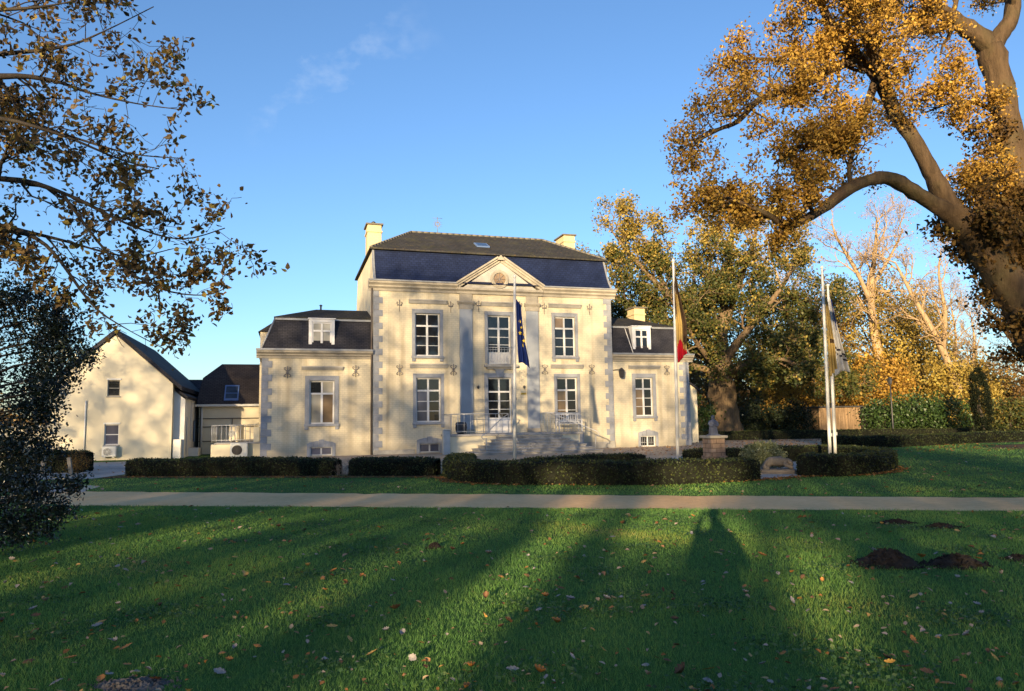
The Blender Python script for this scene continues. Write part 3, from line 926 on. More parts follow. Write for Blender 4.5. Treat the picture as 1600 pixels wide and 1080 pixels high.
def dormer(u0, u1, y0, y1, z0, z1, dark=False):
    d_ = MB()
    F = .16
    d_.bbox(u0, u0 + F, y0, y1, z0, z1, .008); d_.bbox(u1 - F, u1, y0, y1, z0, z1, .008); d_.bbox(u0 + F, u1 - F, y0, y1, z1 - F, z1, .008); d_.bbox(u0 + F, u1 - F, y0, y1, z0, z0 + F, .008)
    d_.bbox(u0 - .05, u1 + .05, y0 - .04, y1, z1, z1 + .06, .01)
    o = d_.build('dormer', M['white'], mansion)
    a0, a1, b0, b1 = u0 + F, u1 - F, z0 + F, z1 - F
    wv = sash(o, a0, a1, b0, b1, y0 - .08, .36, 1)
    for ch in list(wv.children):
        bpy.data.objects.remove(ch)
    # its panes are one mesh here: the dormer > window is already the deepest level
    wv.data.materials.append(M['glass' if dark else 'paleglass'])
    import bmesh
    bm = bmesh.new(); bm.from_mesh(wv.data)
    q = [bm.verts.new(p_) for p_ in ((a0, y0 + .075, b0), (a1, y0 + .075, b0), (a1, y0 + .075, b1), (a0, y0 + .075, b1))]
    f_ = bm.faces.new(q); f_.material_index = 1
    bm.to_mesh(wv.data); bm.free()
    return o
dormer(-3.19, -1.93, LY - .02, LY + 1.0, 5.32, 6.84)
fl = MB(); fl.tube([(-2.5, LY + 3, 7.6), (-2.5, LY + 3, 7.98)], .05, 8); fl.lathe((-2.5, LY + 3, 7.98), [(.09, 0), (.09, .03), (.02, .08)], 8); fl.build('roof_vent', M['black'], mansion)
rb = MB(); rb.box(-5.7, -2.0, LY + 6.0, LY + 10, 0, 6.9); rb.build('rear_wall', M['cream'], mansion)
rb = MB(); rb.prism([(-5.82, 6.86), (-1.9, 6.86), (-1.9, 7.7), (-4.6, 7.7)], 'y', LY + 5.9, LY + 10.1); rb.build('rear_roof', M['moss'], mansion)

# --- right wing
RW0, RW1 = MU + .02, 18.2
w = MB(); hW = (14.74, 15.84, 1.74, 3.92); hB = (14.98, 15.92, .03, .62)
holed_wall(w, RW0, RW1, 0, LE, LY, [hW, hB])
w.add([(RW1, LY, 0), (RW1, LY + LD, 0), (RW1, LY + LD, LE), (RW1, LY, LE)], [(0, 3, 2, 1)])
w.add([(RW0, LY + LD, 0), (RW1, LY + LD, 0), (RW1, LY + LD, LE), (RW0, LY + LD, LE)], [(0, 1, 2, 3)])
w.build('wing_wall', M['cream'], mansion, fix=False)
win = sash(mansion, *hW, LY, .29, 3, glasses=['brownblind', 'glass', 'glass', 'glass'])
surround(win, *hW, LY, w=.20, top=.24); hood(win, hW[0] - .40, hW[1] + .46, 4.42, 4.61, LY)
basement(mansion, *hB, LY, grid=True)
corner_stones(mansion, RW1, -1, .02, LE - .05, LY, .62, .36, .335)
anchor_scroll(mansion, 16.79, 4.36, LY)
wing_cornice(RW0, RW1 + .27, LY, None, RW1, LD)
wing_roof(RW0 - .02, RW1 + .05, LY - .12, LY + LD, 5.30, 6.92, 7.78, .62, RW0, 15.9, 0, 1, LY + 3.0)
dormer(14.67, 15.83, LY - .02, LY + 1.0, 5.36, 6.86, dark=True)
fb = MB(); fb.tube([(14.42, LY + .50, 6.86), (14.62, LY - .10, 5.34)], .03, 5); fb.build('lead_flashing', M['white'], mansion)
chimney(16.9, 17.75, 4.2, 5.3, 6.9, 8.72, pot=False)
l = MB(); lu, lz = 13.72, 4.22
l.tube([(lu - .33, LY, lz + .12), (lu - .1, LY - .32, lz + .16), (lu + .02, LY - .38, lz + .22)], .022, 6)
l.lathe((lu + .02, LY - .38, lz - .32), [(.10, 0), (.15, .06), (.19, .36), (.22, .38), (.12, .48), (.03, .56)], 6, smooth=False)
l.build('wall_lantern', M['black'], mansion)
x = MB(); x.box(RW1 - 1, 21.15, LY + 4.0, LY + 9.0, 0, 3.3); x.prism([(RW1 - 1, 3.3), (21.15, 3.3), (21.15, 3.45), (20.2, 4.1), (RW1 - 1, 4.1)], 'y', LY + 4.0, LY + 9.0)
x.build('side_annexe', M['render'], mansion)
x = MB(); x.prism([(20.1, 4.11), (21.3, 3.30), (21.3, 3.42), (20.1, 4.23)], 'y', LY + 3.85, LY + 9.1); x.build('annexe_roof', M['wingslate'], mansion)

# ------------------------------------------------------------------ link building and gabled house on the left
link = thing('link_building', 'low cream building between gabled house and mansion, dark roof with blue skylight', 'building', hw(-8.9, -7, 0), ANG)
w = MB(); w.box(0, 3.6, 0, 7, 0, 2.72); w.build('wall', M['render'], link)
r = MB()
vs = [(-.15, -.22, 2.76), (4.2, -.22, 2.76), (4.2, 7, 2.76), (-.15, 7, 2.76), (.02, 1.2, 4.35), (.95, 2.3, 5.25), (4.2, 2.3, 5.25), (4.2, 1.2, 4.35), (.95, 5, 5.25), (4.2, 5, 5.25), (.02, 6, 4.35)]
r.add(vs, [(0, 1, 7, 4), (4, 7, 6, 5), (0, 4, 10, 3), (4, 5, 8, 10), (5, 6, 9, 8), (3, 10, 8, 9, 2), (0, 3, 2, 1), (1, 2, 9, 6, 7)])
lr = r.build('roof', slate_mat('brown_slate', (.060, .050, .048), rough=.7), link)
s = MB()
def lk(u, k, off):
    a = Vector((u, -.22, 2.76)); b = Vector((u, 1.2, 4.35)); n_ = Vector((0, -1.59, 1.42)).normalized()
    return a.lerp(b, k) + n_ * off
def slab(mb, f, u0, u1, k0, k1, o0, o1):
    A = [f(u0, k0, o0), f(u1, k0, o0), f(u1, k1, o0), f(u0, k1, o0)]; B = [f(u0, k0, o1), f(u1, k0, o1), f(u1, k1, o1), f(u0, k1, o1)]
    mb.add(A + B, [(0, 1, 5, 4), (1, 2, 6, 5), (2, 3, 7, 6), (3, 0, 4, 7), (4, 5, 6, 7), (3, 2, 1, 0)])
slab(s, lk, 1.28, 2.05, .13, .70, .01, .06)
so = s.build('skylight', M['bluewin'], lr)
q = MB(); slab(q, lk, 1.35, 1.98, .41, .65, .055, .066); slab(q, lk, 1.35, 1.98, .20, .385, .055, .064); q.build('pane', M['skyglass'], so)
g = MB(); g.prism([(-.34, 2.66), (-.22, 2.66), (-.22, 2.78), (-.36, 2.78)], 'x', -.2, 3.6); g.tube([(.16, -.10, 2.7), (.16, -.10, 0)], .05, 8); g.build('gutter', M['acwhite'], link)
p = MB(); p.tube([(.10, -.06, 2.6), (.10, -.06, .0)], .045, 8); p.tube([(-.15, -.08, 1.98), (3.5, -.08, 1.98)], .022, 6); p.tube([(-.15, -.08, 1.52), (3.5, -.08, 1.52)], .022, 6); p.tube([(1.75, -.08, 1.98), (1.75, -.08, 1.52)], .022, 6); p.tube([(0, -.08, .72), (.9, -.08, .72)], .022, 6)
p.build('pipe', M['black'], link)
b = MB(); b.box(-2.6, .0, 4.0, 9, 0, 2.6); b.build('rear_wall', M['render'], link)
b = MB(); b.prism([(3.8, 2.55), (6.4, 4.55), (9, 2.55)], 'x', -3.2, .3); b.build('rear_roof', M['wingslate'], link)

# the raised side terrace in front of it
side_terrace = thing('side_terrace', 'low raised cream terrace with grey railing beside the left wing', 'terrace', hw(-7.73, -1.5, 0), ANG)
w = MB(); w.bbox(0, 2.30, 0, 5.3, 0, .66, .01); w.build('wall', M['render'], side_terrace)
w = MB(); w.bbox(.15, 2.36, -.05, 5.35, .66, .74, .01); w.build('coping', M['step'], side_terrace)
g = MB()
for y in (1.4,):
    g.tube([(-.1, y, 1.60), (2.2, y, 1.60)], .022, 6); g.tube([(-.1, y, .84), (2.2, y, .84)], .018, 6)
    for i in range(11): g.tube([(-.1 + .23 * i, y, .74), (-.1 + .23 * i, y, 1.60)], .016 if i % 5 else .024, 6)
g.tube([(-.1, 1.4, 1.60), (-.1, 5.2, 1.60)], .022, 6)
for i in range(1, 6): g.tube([(-.1, 1.4 + .7 * i, .74), (-.1, 1.4 + .7 * i, 1.6)], .014, 6)
g.build('railing', M['rail'], side_terrace)
m_ = MB(); m_.bbox(1.95, 2.25, .35, .75, .74, 1.48, .02); m_.tube([(2.0, .5, 1.48), (2.0, .5, 1.62), (2.2, .5, 1.70)], .03, 6); m_.bbox(2.3, 2.42, -.08, 1.3, .66, 1.5, .01)
m_.build('end_pier', M['render'], side_terrace)


def ac_unit(label, u, v, z, w_, h_, d_, fans, case='acwhite', rz=0.0, group='outdoor air conditioning units'):
    o = thing('air_conditioning_unit', label, 'air conditioner', hw(u, v, z), ANG + rz, group)
    c = MB(); c.bbox(0, w_, 0, d_, .04, h_, .02)
    for x in (.08, w_ - .16): c.box(x, x + .08, .02, d_ - .02, 0, .04)
    c.build('casing', M[case], o)
    for (fx, fz, r_) in fans:
        f = MB(); f.ring((fx, fz), .0, r_ * .2, -.045, -.012, 20); f.ring((fx, fz), r_ * .9, r_, -.035, .0, 24)
        for k in (.35, .5, .65, .8): f.ring((fx, fz), r_ * k - .006, r_ * k + .006, -.03, -.02, 20)
        for k in range(6):
            t = k * math.pi / 3; f.tube([(fx, -.025, fz), (fx + r_ * math.cos(t), -.025, fz + r_ * math.sin(t))], .006, 4)
        fo = f.build('fan_guard', M['acwhite' if r_ < .24 else 'fan'], o)
        b_ = MB(); b_.ring((fx, fz), .0, r_ * .92, -.010, -.003, 24)
        for k in range(3):
            t0 = k * 2.09
            b_.add([(fx, -.014, fz), (fx + r_ * .85 * math.cos(t0), -.020, fz + r_ * .85 * math.sin(t0)), (fx + r_ * .85 * math.cos(t0 + .9), -.012, fz + r_ * .85 * math.sin(t0 + .9))], [(0, 1, 2)])
        b_.build('fan_blades', M['fan'], fo)
    return o


ac_unit('white outdoor air conditioning unit in front of the cream side terrace', -6.82, -1.12, .0, .82, .72, .34, [(.32, .38, .24)])
ac_unit('tall beige outdoor air conditioning unit standing on the side terrace behind its railing', -7.05, -3.4, .74, .62, .86, .42, [(.20, .42, .19)], 'acbeige', R_(-38))
ac_unit('small white air conditioning unit under the lower window of the gabled house', -12.66, -2.16, .14, .62, .54, .28, [(.24, .28, .19)])

gab = thing('gabled_house', 'cream gabled house with dark pitched roof and two windows, far left', 'house', hw(-14.97, -2.5, 0), ANG)
GW, GE, GA = 5.31, 3.72, 6.15
w = MB()
hu = (2.38, 2.93, 3.11, 3.90); hl = (2.32, 2.96, .74, 1.74)
holed_wall(w, 0, GW, 0, GE, 0, [hu[:2] + (3.11, GE), hl], deep=.14)
w.add([(0, 0, GE), (hu[0], 0, GE), (hu[0], 0, GE + (GA - GE) * hu[0] / (GW / 2))], [(0, 1, 2)])
zz = lambda x: GE + (GA - GE) * (1 - abs(x - GW / 2) / (GW / 2))
w.add([(hu[0], 0, 3.90), (hu[1], 0, 3.90), (hu[1], 0, zz(hu[1])), (GW / 2, 0, GA), (hu[0], 0, zz(hu[0]))], [(0, 1, 2, 3, 4)])
w.add([(hu[1], 0, GE), (GW, 0, GE), (hu[1], 0, zz(hu[1]))], [(0, 1, 2)])
for a, b in ((hu[0], 1), (hu[1], -1)): w.add([(a, 0, GE), (a, .14, GE), (a, .14, 3.9), (a, 0, 3.9)], [(0, 1, 2, 3)])
w.add([(hu[0], 0, 3.9), (hu[1], 0, 3.9), (hu[1], .14, 3.9), (hu[0], .14, 3.9)], [(0, 1, 2, 3)])
w.add([(0, 0, 0), (0, 11, 0), (0, 11, GE), (0, 0, GE)], [(0, 1, 2, 3)]); w.add([(GW, 0, 0), (GW, 0, GE), (GW, 11, GE), (GW, 11, 0)], [(0, 1, 2, 3)])
w.add([(0, 11, 0), (GW, 11, 0), (GW, 11, GE), (GW / 2, 11, GA), (0, 11, GE)], [(0, 1, 2, 3, 4)])
w.build('wall', M['render'], gab, fix=False)
for h4, key in ((hu, 'brownblind'), (hl, 'blind')):
    f = MB(); a0, a1, b0, b1 = h4; F = .045
    for bx in ((a0, a0 + F, b0, b1), (a1 - F, a1, b0, b1), (a0 + F, a1 - F, b0, b0 + F), (a0 + F, a1 - F, b1 - F, b1), (a0 + F, a1 - F, (b0 + b1) / 2 - .02, (b0 + b1) / 2 + .02)):
        f.box(bx[0], bx[1], .08, .13, bx[2], bx[3])
    wo = f.build('window', M['white'] if key == 'blind' else M['palestone'], gab)
    q = MB(); q.box(a0 + F, a1 - F, .10, .11, b0 + F, b1 - F); q.build('pane', M['glass' if key == 'brownblind' else 'blind'], wo)
    q = MB(); q.bbox(a0 - .05, a1 + .05, -.05, .10, b1, b1 + .08, .006); q.build('lintel', M['white_render'], wo)
    q = MB(); q.bbox(a0 - .04, a1 + .04, -.06, .10, b0 - .06, b0, .006); q.build('sill', M['greystone'], wo)
r = MB()
sl = (GA - GE) / (GW / 2)
def gx(x): return GA - sl * abs(x - GW / 2)
r.prism([(GW / 2, GA + .04), (GW + .42, gx(GW + .42) + .04), (GW + .42, gx(GW + .42) + .26), (GW / 2, GA + .28)], 'y', -.12, 11.1)
r.prism([(GW / 2 - .003, GA + .04), (GW / 2 - .003, GA + .28), (-.42, gx(-.42) + .26), (-.42, gx(-.42) + .04)], 'y', -.12, 11.1)
r.build('roof', M['wingslate'], gab)
d = MB(); d.tube([(1.48, -.05, 2.9), (1.48, -.05, 0)], .035, 8); d.build('downpipe', M['acwhite'], gab)
x = MB()
holes = [(1.25, 1.62, .12, 2.05), (2.7, 3.25, .8, 3.0), (4.0, 4.9, .7, 1.9)]
def yz_wall(mb, xw, y0, y1, z0, z1, hs, deep):
    t_ = MB(); holed_wall(t_, y0, y1, z0, z1, 0, hs, deep)
    vs = [(xw - yy, u, z) for (u, yy, z) in t_.v]
    mb.add(vs, [tuple(f) for f in t_.f])
LX = GW + .52
yz_wall(x, LX, .5, 6.5, 0, 2.95, holes, .10)
x.add([(GW, .5, 0), (LX, .5, 0), (LX, .5, 2.95), (GW, .5, 3.40)], [(0, 1, 2, 3)])
lean = x.build('side_wall', M['white_render'], gab, fix=False)
x = MB(); x.prism([(GW + .03, 3.42), (LX + .10, 2.97), (LX + .10, 3.12), (GW + .03, 3.56)], 'y', .42, 9); x.build('side_roof', M['wingslate'], gab)
for i, (h0, h1, b0, b1) in enumerate(holes):
    f = MB(); F = .05
    for bx in ((h0, h0 + F, b0, b1), (h1 - F, h1, b0, b1), (h0 + F, h1 - F, b0, b0 + F), (h0 + F, h1 - F, b1 - F, b1)): f.box(LX - .08, LX - .03, *bx)
    if i == 1: f.box(LX - .08, LX - .03, (h0 + h1) / 2 - .03, (h0 + h1) / 2 + .03, b0 + F, b1 - F)
    wo = f.build('side_door' if i == 0 else 'window', M['bluewin'] if i != 1 else M['white'], gab)
    q = MB(); q.box(LX - .07, LX - .06, h0 + F, h1 - F, b0 + F, b1 - F); q.build('pane', M['blind'] if i == 2 else M['glass'], wo)
x = MB(); x.box(LX, LX + .5, 2.2, 3.4, 0, .42); x.build('step_block', M['white_render'], gab)
x = MB(); x.box(-2.6, 0, 1.5, 8, 0, 1.62); x.build('low_wing', M['render'], gab)
x = MB(); x.box(-2.7, .0, 1.4, 8.1, 1.62, 1.74); x.build('flat_roof', M['zinc'], gab)

cab = thing('utility_cabinet', 'white metal cabinet against the corner of the gabled house', 'cabinet', hw(-9.62, -2.75, 0), ANG)
c = MB(); c.bbox(0, .40, -.12, .18, .05, .94, .012); c.bbox(.02, .38, -.10, .16, 0, .05, .004); c.build('casing', M['acwhite'], cab)
c = MB(); c.bbox(.02, .38, -.135, -.115, .10, .90, .006); c.bbox(.33, .35, -.15, -.135, .45, .55, .003); c.build('door', M['acwhite'], cab)
cab = thing('metal_cabinet', 'narrow grey metal cabinet at the left end of the front terrace', 'cabinet', hw(3.16, 2.15, 0), ANG)
c = MB(); c.bbox(0, .34, 0, .3, 0, 1.18, .012); c.bbox(-.02, .36, -.02, .32, 1.18, 1.22, .008); c.build('casing', M['rail'], cab)
c = MB(); c.bbox(.02, .32, -.02, .0, .12, 1.1, .005); c.bbox(.14, .20, -.035, -.018, .55, .75, .004); c.build('door', M['rail'], cab)

pl = thing('barrel_planter', 'dark round barrel planter on the front terrace behind the left railing', 'planter', hw(4.28, 1.15, .97), ANG)
b = MB(); b.lathe((0, 0, 0), [(.20, 0), (.27, .14), (.30, .32), (.27, .52), (.24, .60), (.21, .60), (.21, .54), (.02, .54)], 18); b.build('barrel', M['barrel'], pl)
b = MB()
for z, rr in ((.12, .272), (.46, .288)): b.lathe((0, 0, z), [(rr, 0), (rr + .012, .01), (rr + .012, .05), (rr, .06)], 18)
b.build('hoop', M['iron'], pl)
bn = thing('garden_bench', 'white slatted garden bench on the front terrace under the right lower window', 'bench', hw(9.55, .75, .97), ANG)
b = MB(); b.bbox(0, 1.35, -.46, -.02, .40, .44, .008); b.build('seat', M['white'], bn)
b = MB(); b.bbox(0, 1.35, .0, .035, .90, .98, .006); b.bbox(0, 1.35, .0, .035, .50, .55, .006)
for i in range(10): b.box(.06 + i * .133, .10 + i * .133, .006, .03, .55, .90)
b.build('backrest', M['white'], bn)
for x_ in (0, 1.29):
    for y_ in (-.46, .0):
        b = MB(); b.bbox(x_, x_ + .06, y_, y_ + .05, 0, .40 if y_ else .5, .005); b.build('leg', M['white'], bn)
    b = MB(); b.bbox(x_, x_ + .06, -.47, .0, .62, .66, .006); b.bbox(x_, x_ + .06, -.46, -.41, .44, .62, .004); b.build('armrest', M['white'], bn)

# ------------------------------------------------------------------ leaves, hedges and trees: helpers
def unit(a):
    return a / np.maximum(np.linalg.norm(a, axis=-1, keepdims=True), 1e-9)


def leaf_geo(c, size, rg, nrm=None, bias=0.0, fold=True, aspect=.62, droop=0.0):
    """leaf faces at centres c (n,3). fold: two quads bent along the midrib, else one quad"""
    n = len(c)
    N = rg.normal(size=(n, 3))
    if nrm is not None: N = unit(N) + nrm * bias
    N = unit(N)
    T = rg.normal(size=(n, 3)); T[:, 2] -= droop
    T = unit(T - N * np.sum(T * N, 1, keepdims=True))
    B = np.cross(N, T)
    s = (size * rg.uniform(.55, 1.4, n))[:, None]
    if not fold:
        w = s * aspect
        v = np.stack([c - T * s * .5, c + B * w * .5 + T * s * .06, c + T * s * .5, c - B * w * .5 + T * s * .06], 1).reshape(-1, 3)
        f = np.arange(n * 4).reshape(n, 4)
        return v, f, 4
    w = s * aspect * .5
    lift = N * s * rg.uniform(.04, .22, n)[:, None]
    v = np.stack([c - T * s * .5, c - T * s * .12 + B * w * .72 + lift, c + T * s * .22 + B * w + lift, c + T * s * .5, c + T * s * .22 - B * w + lift, c - T * s * .12 - B * w * .72 + lift], 1).reshape(-1, 3)
    b = np.arange(n)[:, None] * 6
    f = np.concatenate([b + np.array([0, 1, 2, 3]), b + np.array([0, 3, 4, 5])], 1).reshape(-1, 4)
    return v, f, 6


def crown_mesh(name, anchors, per, spread, size, mat, parent, rg, fold=False, clump=.5, nrm=None, droop=.3, tone=0.0, aspect=.62):
    """a crown: per leaves round each anchor; colour varies by clump and by leaf"""
    A = np.asarray(anchors, float)
    n = len(A)
    idx = np.repeat(np.arange(n), per)
    c = A[idx] + rg.normal(size=(len(idx), 3)) * spread
    v, f, k = leaf_geo(c, size, rg, fold=fold, droop=droop, aspect=aspect)
    r = clump * rg.uniform(0, 1, n)[idx] + (1 - clump) * rg.uniform(0, 1, len(idx)) + tone
    return np_mesh(name, v, f, mat, parent, np.repeat(np.clip(r, 0, 1), k))


def branch(mb, p, d, L, r, depth, anch, rg, up=.08, wig=.22, kids=(4, 6), ang=(.5, 1.0), shrink=(.5, .72), sides=(4, 4, 5, 6), nseg=4, t0=.25, mi=0, minr=.004):
    p = np.array(p, float); d = unit(np.array(d, float)[None])[0]
    pts = [p.copy()]; dirs = [d.copy()]
    for i in range(nseg):
        d = unit((d + rg.normal(size=3) * wig + np.array([0, 0, up]))[None])[0]
        p = p + d * L / nseg
        pts.append(p.copy()); dirs.append(d.copy())
    rad = [max(minr, r * (1 - .75 * i / nseg)) for i in range(nseg + 1)]
    mb.tube(pts, rad, sides[min(depth, len(sides) - 1)], mi, cap=False)
    if depth == 0:
        anch.extend(pts[1:]); return
    k = rg.integers(kids[0], kids[1] + 1)
    for j in range(k):
        t = t0 + (1 - t0) * (j + rg.uniform(.2, .9)) / k
        x = t * nseg; i = min(int(x), nseg - 1); fr = x - i
        q = pts[i] * (1 - fr) + pts[i + 1] * fr
        dd = dirs[i + 1]
        side = unit((np.cross(dd, rg.normal(size=3)))[None])[0]
        a = rg.uniform(*ang)
        nd = dd * math.cos(a) + side * math.sin(a)
        branch(mb, q, nd, L * rg.uniform(*shrink) * (1.15 - .4 * t), max(minr, rad[i] * .62), depth - 1, anch, rg, up, wig * 1.1, kids, ang, shrink, sides, nseg, t0, mi, minr)
    anch.append(pts[-1])


def limb_spawn(mb, pts, rads, anch, rg, n, L, depth=2, t0=.2, bias=(0, 0, .2), **kw):
    """n side branches along a limb"""
    P = [np.array(p, float) for p in pts]
    seg = [np.linalg.norm(P[i + 1] - P[i]) for i in range(len(P) - 1)]
    tot = sum(seg)
    for j in range(n):
        t = (t0 + (1 - t0) * (j + rg.uniform(.1, .9)) / n) * tot
        i = 0
        while i < len(seg) - 1 and t > seg[i]: t -= seg[i]; i += 1
        fr = min(1, t / seg[i])
        q = P[i] * (1 - fr) + P[i + 1] * fr
        d = unit((P[i + 1] - P[i])[None])[0]
        side = unit((np.cross(d, rg.normal(size=3)))[None])[0]
        nd = d * rg.uniform(.3, .8) + side * rg.uniform(.6, 1.0) + np.array(bias)
        branch(mb, q, nd, L * rg.uniform(.6, 1.2), rads[i] * .42, depth, anch, rg, **kw)


def smooth_line(pts, rads, k=4):
    """Catmull-Rom through the limb's points"""
    P = [np.array(p, float) for p in pts]; out = []; ro = []
    for i in range(len(P) - 1):
        p0 = P[max(i - 1, 0)]; p1 = P[i]; p2 = P[i + 1]; p3 = P[min(i + 2, len(P) - 1)]
        for j in range(k):
            t = j / k
            out.append(.5 * ((2 * p1) + (-p0 + p2) * t + (2 * p0 - 5 * p1 + 4 * p2 - p3) * t * t + (-p0 + 3 * p1 - 3 * p2 + p3) * t ** 3))
            ro.append(rads[i] * (1 - t) + rads[i + 1] * t)
    out.append(P[-1]); ro.append(rads[-1])
    return out, ro


def rough_limb(mb, pts, rads, rg, sides=9, k=4, knob=.06):
    P, Rr = smooth_line(pts, rads, k)
    Rr = [r * (1 + rg.normal() * knob) for r in Rr]
    big = max(Rr) > .12
    if big: sides = int(sides * 1.8)
    b0 = len(mb.v)
    mb.tube(P, Rr, sides, cap=True)
    if big:                                   # furrows and swellings of old bark
        ph = rg.uniform(0, 6.28, 8)
        for i, p in enumerate(P):
            for q in range(sides):
                t = 2 * math.pi * q / sides
                k = 1 + .05 * math.sin(3 * t + ph[0] + i * .35) + .045 * math.sin(7 * t + ph[1] - i * .2) + .035 * rg.normal()
                v = np.array(mb.v[b0 + i * sides + q]); c = np.array(p)
                mb.v[b0 + i * sides + q] = tuple(c + (v - c) * k)
    return P, Rr


HEDGE_LEAF = leaf_mat('yew_hedge_leaf', [(.0, (.014, .021, .008)), (.5, (.028, .042, .012)), (.85, (.062, .066, .018)), (1.0, (.11, .07, .02))], .6, .25, .12)
HEDGE_CORE = simple('hedge_twigs', (.009, .010, .007), .95, .1, var=.5, scale=9)


def hedge(label, line, w, h, dens=420, group='clipped low hedges', leaf=None, size=.055, seed=1, taper=0.0):
    """clipped hedge along a line of base points: leafy skin over a twiggy core, one mesh"""
    rg = np.random.default_rng(seed)
    P = [Vector((*p, 0)) for p in line]
    pl, _ = smooth_line([(p.x, p.y, 0) for p in P], [1] * len(P), 8)
    pl = np.array(pl)
    # resample
    s = np.r_[0, np.cumsum(np.linalg.norm(np.diff(pl, axis=0), axis=1))]
    n = max(4, int(s[-1] / .22))
    t = np.linspace(0, s[-1], n)
    C = np.stack([np.interp(t, s, pl[:, i]) for i in range(2)], 1)
    D = np.gradient(C, axis=0); D = D / np.linalg.norm(D, axis=1, keepdims=True)
    S = np.stack([-D[:, 1], D[:, 0]], 1)
    hw_ = w / 2
    sec = np.array([(-hw_ * .96, 0), (-hw_, h * .4), (-hw_, h * .78), (-hw_ * .86, h * .97), (-hw_ * .45, h), (0, h * 1.01), (hw_ * .45, h), (hw_ * .86, h * .97), (hw_, h * .78), (hw_, h * .4), (hw_ * .96, 0)])
    m = len(sec)
    jw = rg.normal(size=(n, m)) * .022 + np.interp(t, np.linspace(0, s[-1], max(2, n // 6)), rg.normal(size=max(2, n // 6)) * .03)[:, None]
    jz = rg.normal(size=(n, m)) * .014 + np.interp(t, np.linspace(0, s[-1], max(2, n // 5)), rg.normal(size=max(2, n // 5)) * .022)[:, None]
    X = C[:, None, 0] + S[:, None, 0] * sec[None, :, 0] * (1 + jw); Y = C[:, None, 1] + S[:, None, 1] * sec[None, :, 0] * (1 + jw)
    Z = np.maximum(0, sec[None, :, 1] + jz * (sec[None, :, 1] > .05))
    G = np.stack([X, Y, Z], 2)
    # rounded ends: shrink the last two rings
    for e, o in ((0, 1), (n - 1, n - 2)):
        ctr = np.array([C[e, 0], C[e, 1], 0]);
        G[e] = ctr + (G[e] - ctr) * np.array([.80, .80, .93])
    core = G.copy(); 
    cc = np.stack([C[:, 0], C[:, 1], np.zeros(n)], 1)[:, None, :]
    core = cc + (core - cc) * np.array([.95, .95, .965])
    v = core.reshape(-1, 3); ii = np.arange(n * m).reshape(n, m)
    f = np.stack([ii[:-1, :-1], ii[1:, :-1], ii[1:, 1:], ii[:-1, 1:]], -1).reshape(-1, 4)
    caps = []
    for e in (0, n - 1):
        for q in range(m // 2):
            caps.append([ii[e, q], ii[e, q + 1], ii[e, m - 2 - q], ii[e, m - 1 - q]])
    f = np.concatenate([f, np.array(caps)])
    # leaves on the skin
    a = G[:-1, :-1]; b = G[1:, :-1]; c = G[1:, 1:]; d = G[:-1, 1:]
    quads = [np.stack([a, b, c, d], 2).reshape(-1, 4, 3)]
    for e in (0, n - 1):
        for q in range(m // 2): quads.append(np.array([[G[e, q], G[e, q + 1], G[e, m - 2 - q], G[e, m - 1 - q]]]))
    Q = np.concatenate(quads)
    ar = np.linalg.norm(np.cross(Q[:, 2] - Q[:, 0], Q[:, 3] - Q[:, 1]), axis=1) / 2
    N = unit(np.cross(Q[:, 2] - Q[:, 0], Q[:, 3] - Q[:, 1]))
    mid = np.array([C[:, 0].mean(), C[:, 1].mean(), h / 2])
    qc = Q.mean(1)
    near = np.argmin(((qc[:, None, :2] - C[None]) ** 2).sum(2), 1)
    outv = qc - np.stack([C[near, 0], C[near, 1], np.full(len(near), h * .5)], 1)
    N[np.sum(N * outv, 1) < 0] *= -1
    cnt = int(ar.sum() * dens)
    pick = rg.choice(len(Q), cnt, p=ar / ar.sum())
    uu, vv = rg.random(cnt)[:, None], rg.random(cnt)[:, None]
    q = Q[pick]
    pos = (q[:, 0] * (1 - uu) + q[:, 1] * uu) * (1 - vv) + (q[:, 3] * (1 - uu) + q[:, 2] * uu) * vv + N[pick] * (rg.normal(size=cnt) * .018)[:, None]
    lv, lf, k = leaf_geo(pos, size, rg, N[pick], .55, fold=False)
    ph = rg.uniform(0, 9, 4)
    patch = .5 + .25 * np.sin(pos[:, 0] * 1.7 + ph[0]) * np.sin(pos[:, 1] * 1.3 + ph[1]) + .2 * np.sin(pos[:, 0] * 5.1 + pos[:, 2] * 6 + ph[2])
    rr = np.clip(.45 * patch + .5 * rg.random(cnt), 0, 1)
    V = np.concatenate([v, lv]); Fc = np.concatenate([f, lf + len(v)])
    at = np.concatenate([np.full(len(v), .2), np.repeat(rr, k)])
    mi = np.concatenate([np.ones(len(f), int), np.zeros(len(lf), int)])
    o = np_mesh('hedge', V, Fc, [leaf or HEDGE_LEAF, HEDGE_CORE], None, at, midx=mi)
    return tag(o, label, 'hedge', group)


hedge('long straight clipped dark hedge in front of the left wing', [(-12.75, 24.5), (-9.5, 23.95), (-5.62, 23.24)], 1.0, .52, seed=1)
hedge('short clipped dark hedge between the bare gap and the round front hedge', [(-5.05, 23.05), (-3.4, 22.7), (-2.35, 22.5)], .95, .55, seed=2)
hedge('long rounded front hedge that bends back at its left end, nearest the sandy path', [(-1.7, 24.2), (-1.62, 21.7), (-1.2, 20.35), (-.6, 19.5), (.1, 19.05), (1.6, 18.72), (3.15, 18.45), (4.1, 18.45), (5.1, 18.75), (6.2, 19.25)], .95, .57, seed=3)
hedge('low hedge in front of the steps, left of the paved gap, behind the first flagpole', [(.3, 22.6), (1.5, 23.2), (2.8, 24.15), (4.35, 24.45)], .6, .48, seed=4)
hedge('low hedge behind the stone pedestal and pale shrub', [(6.05, 25.5), (7.1, 26.1), (8.4, 26.9)], .6, .50, seed=5)
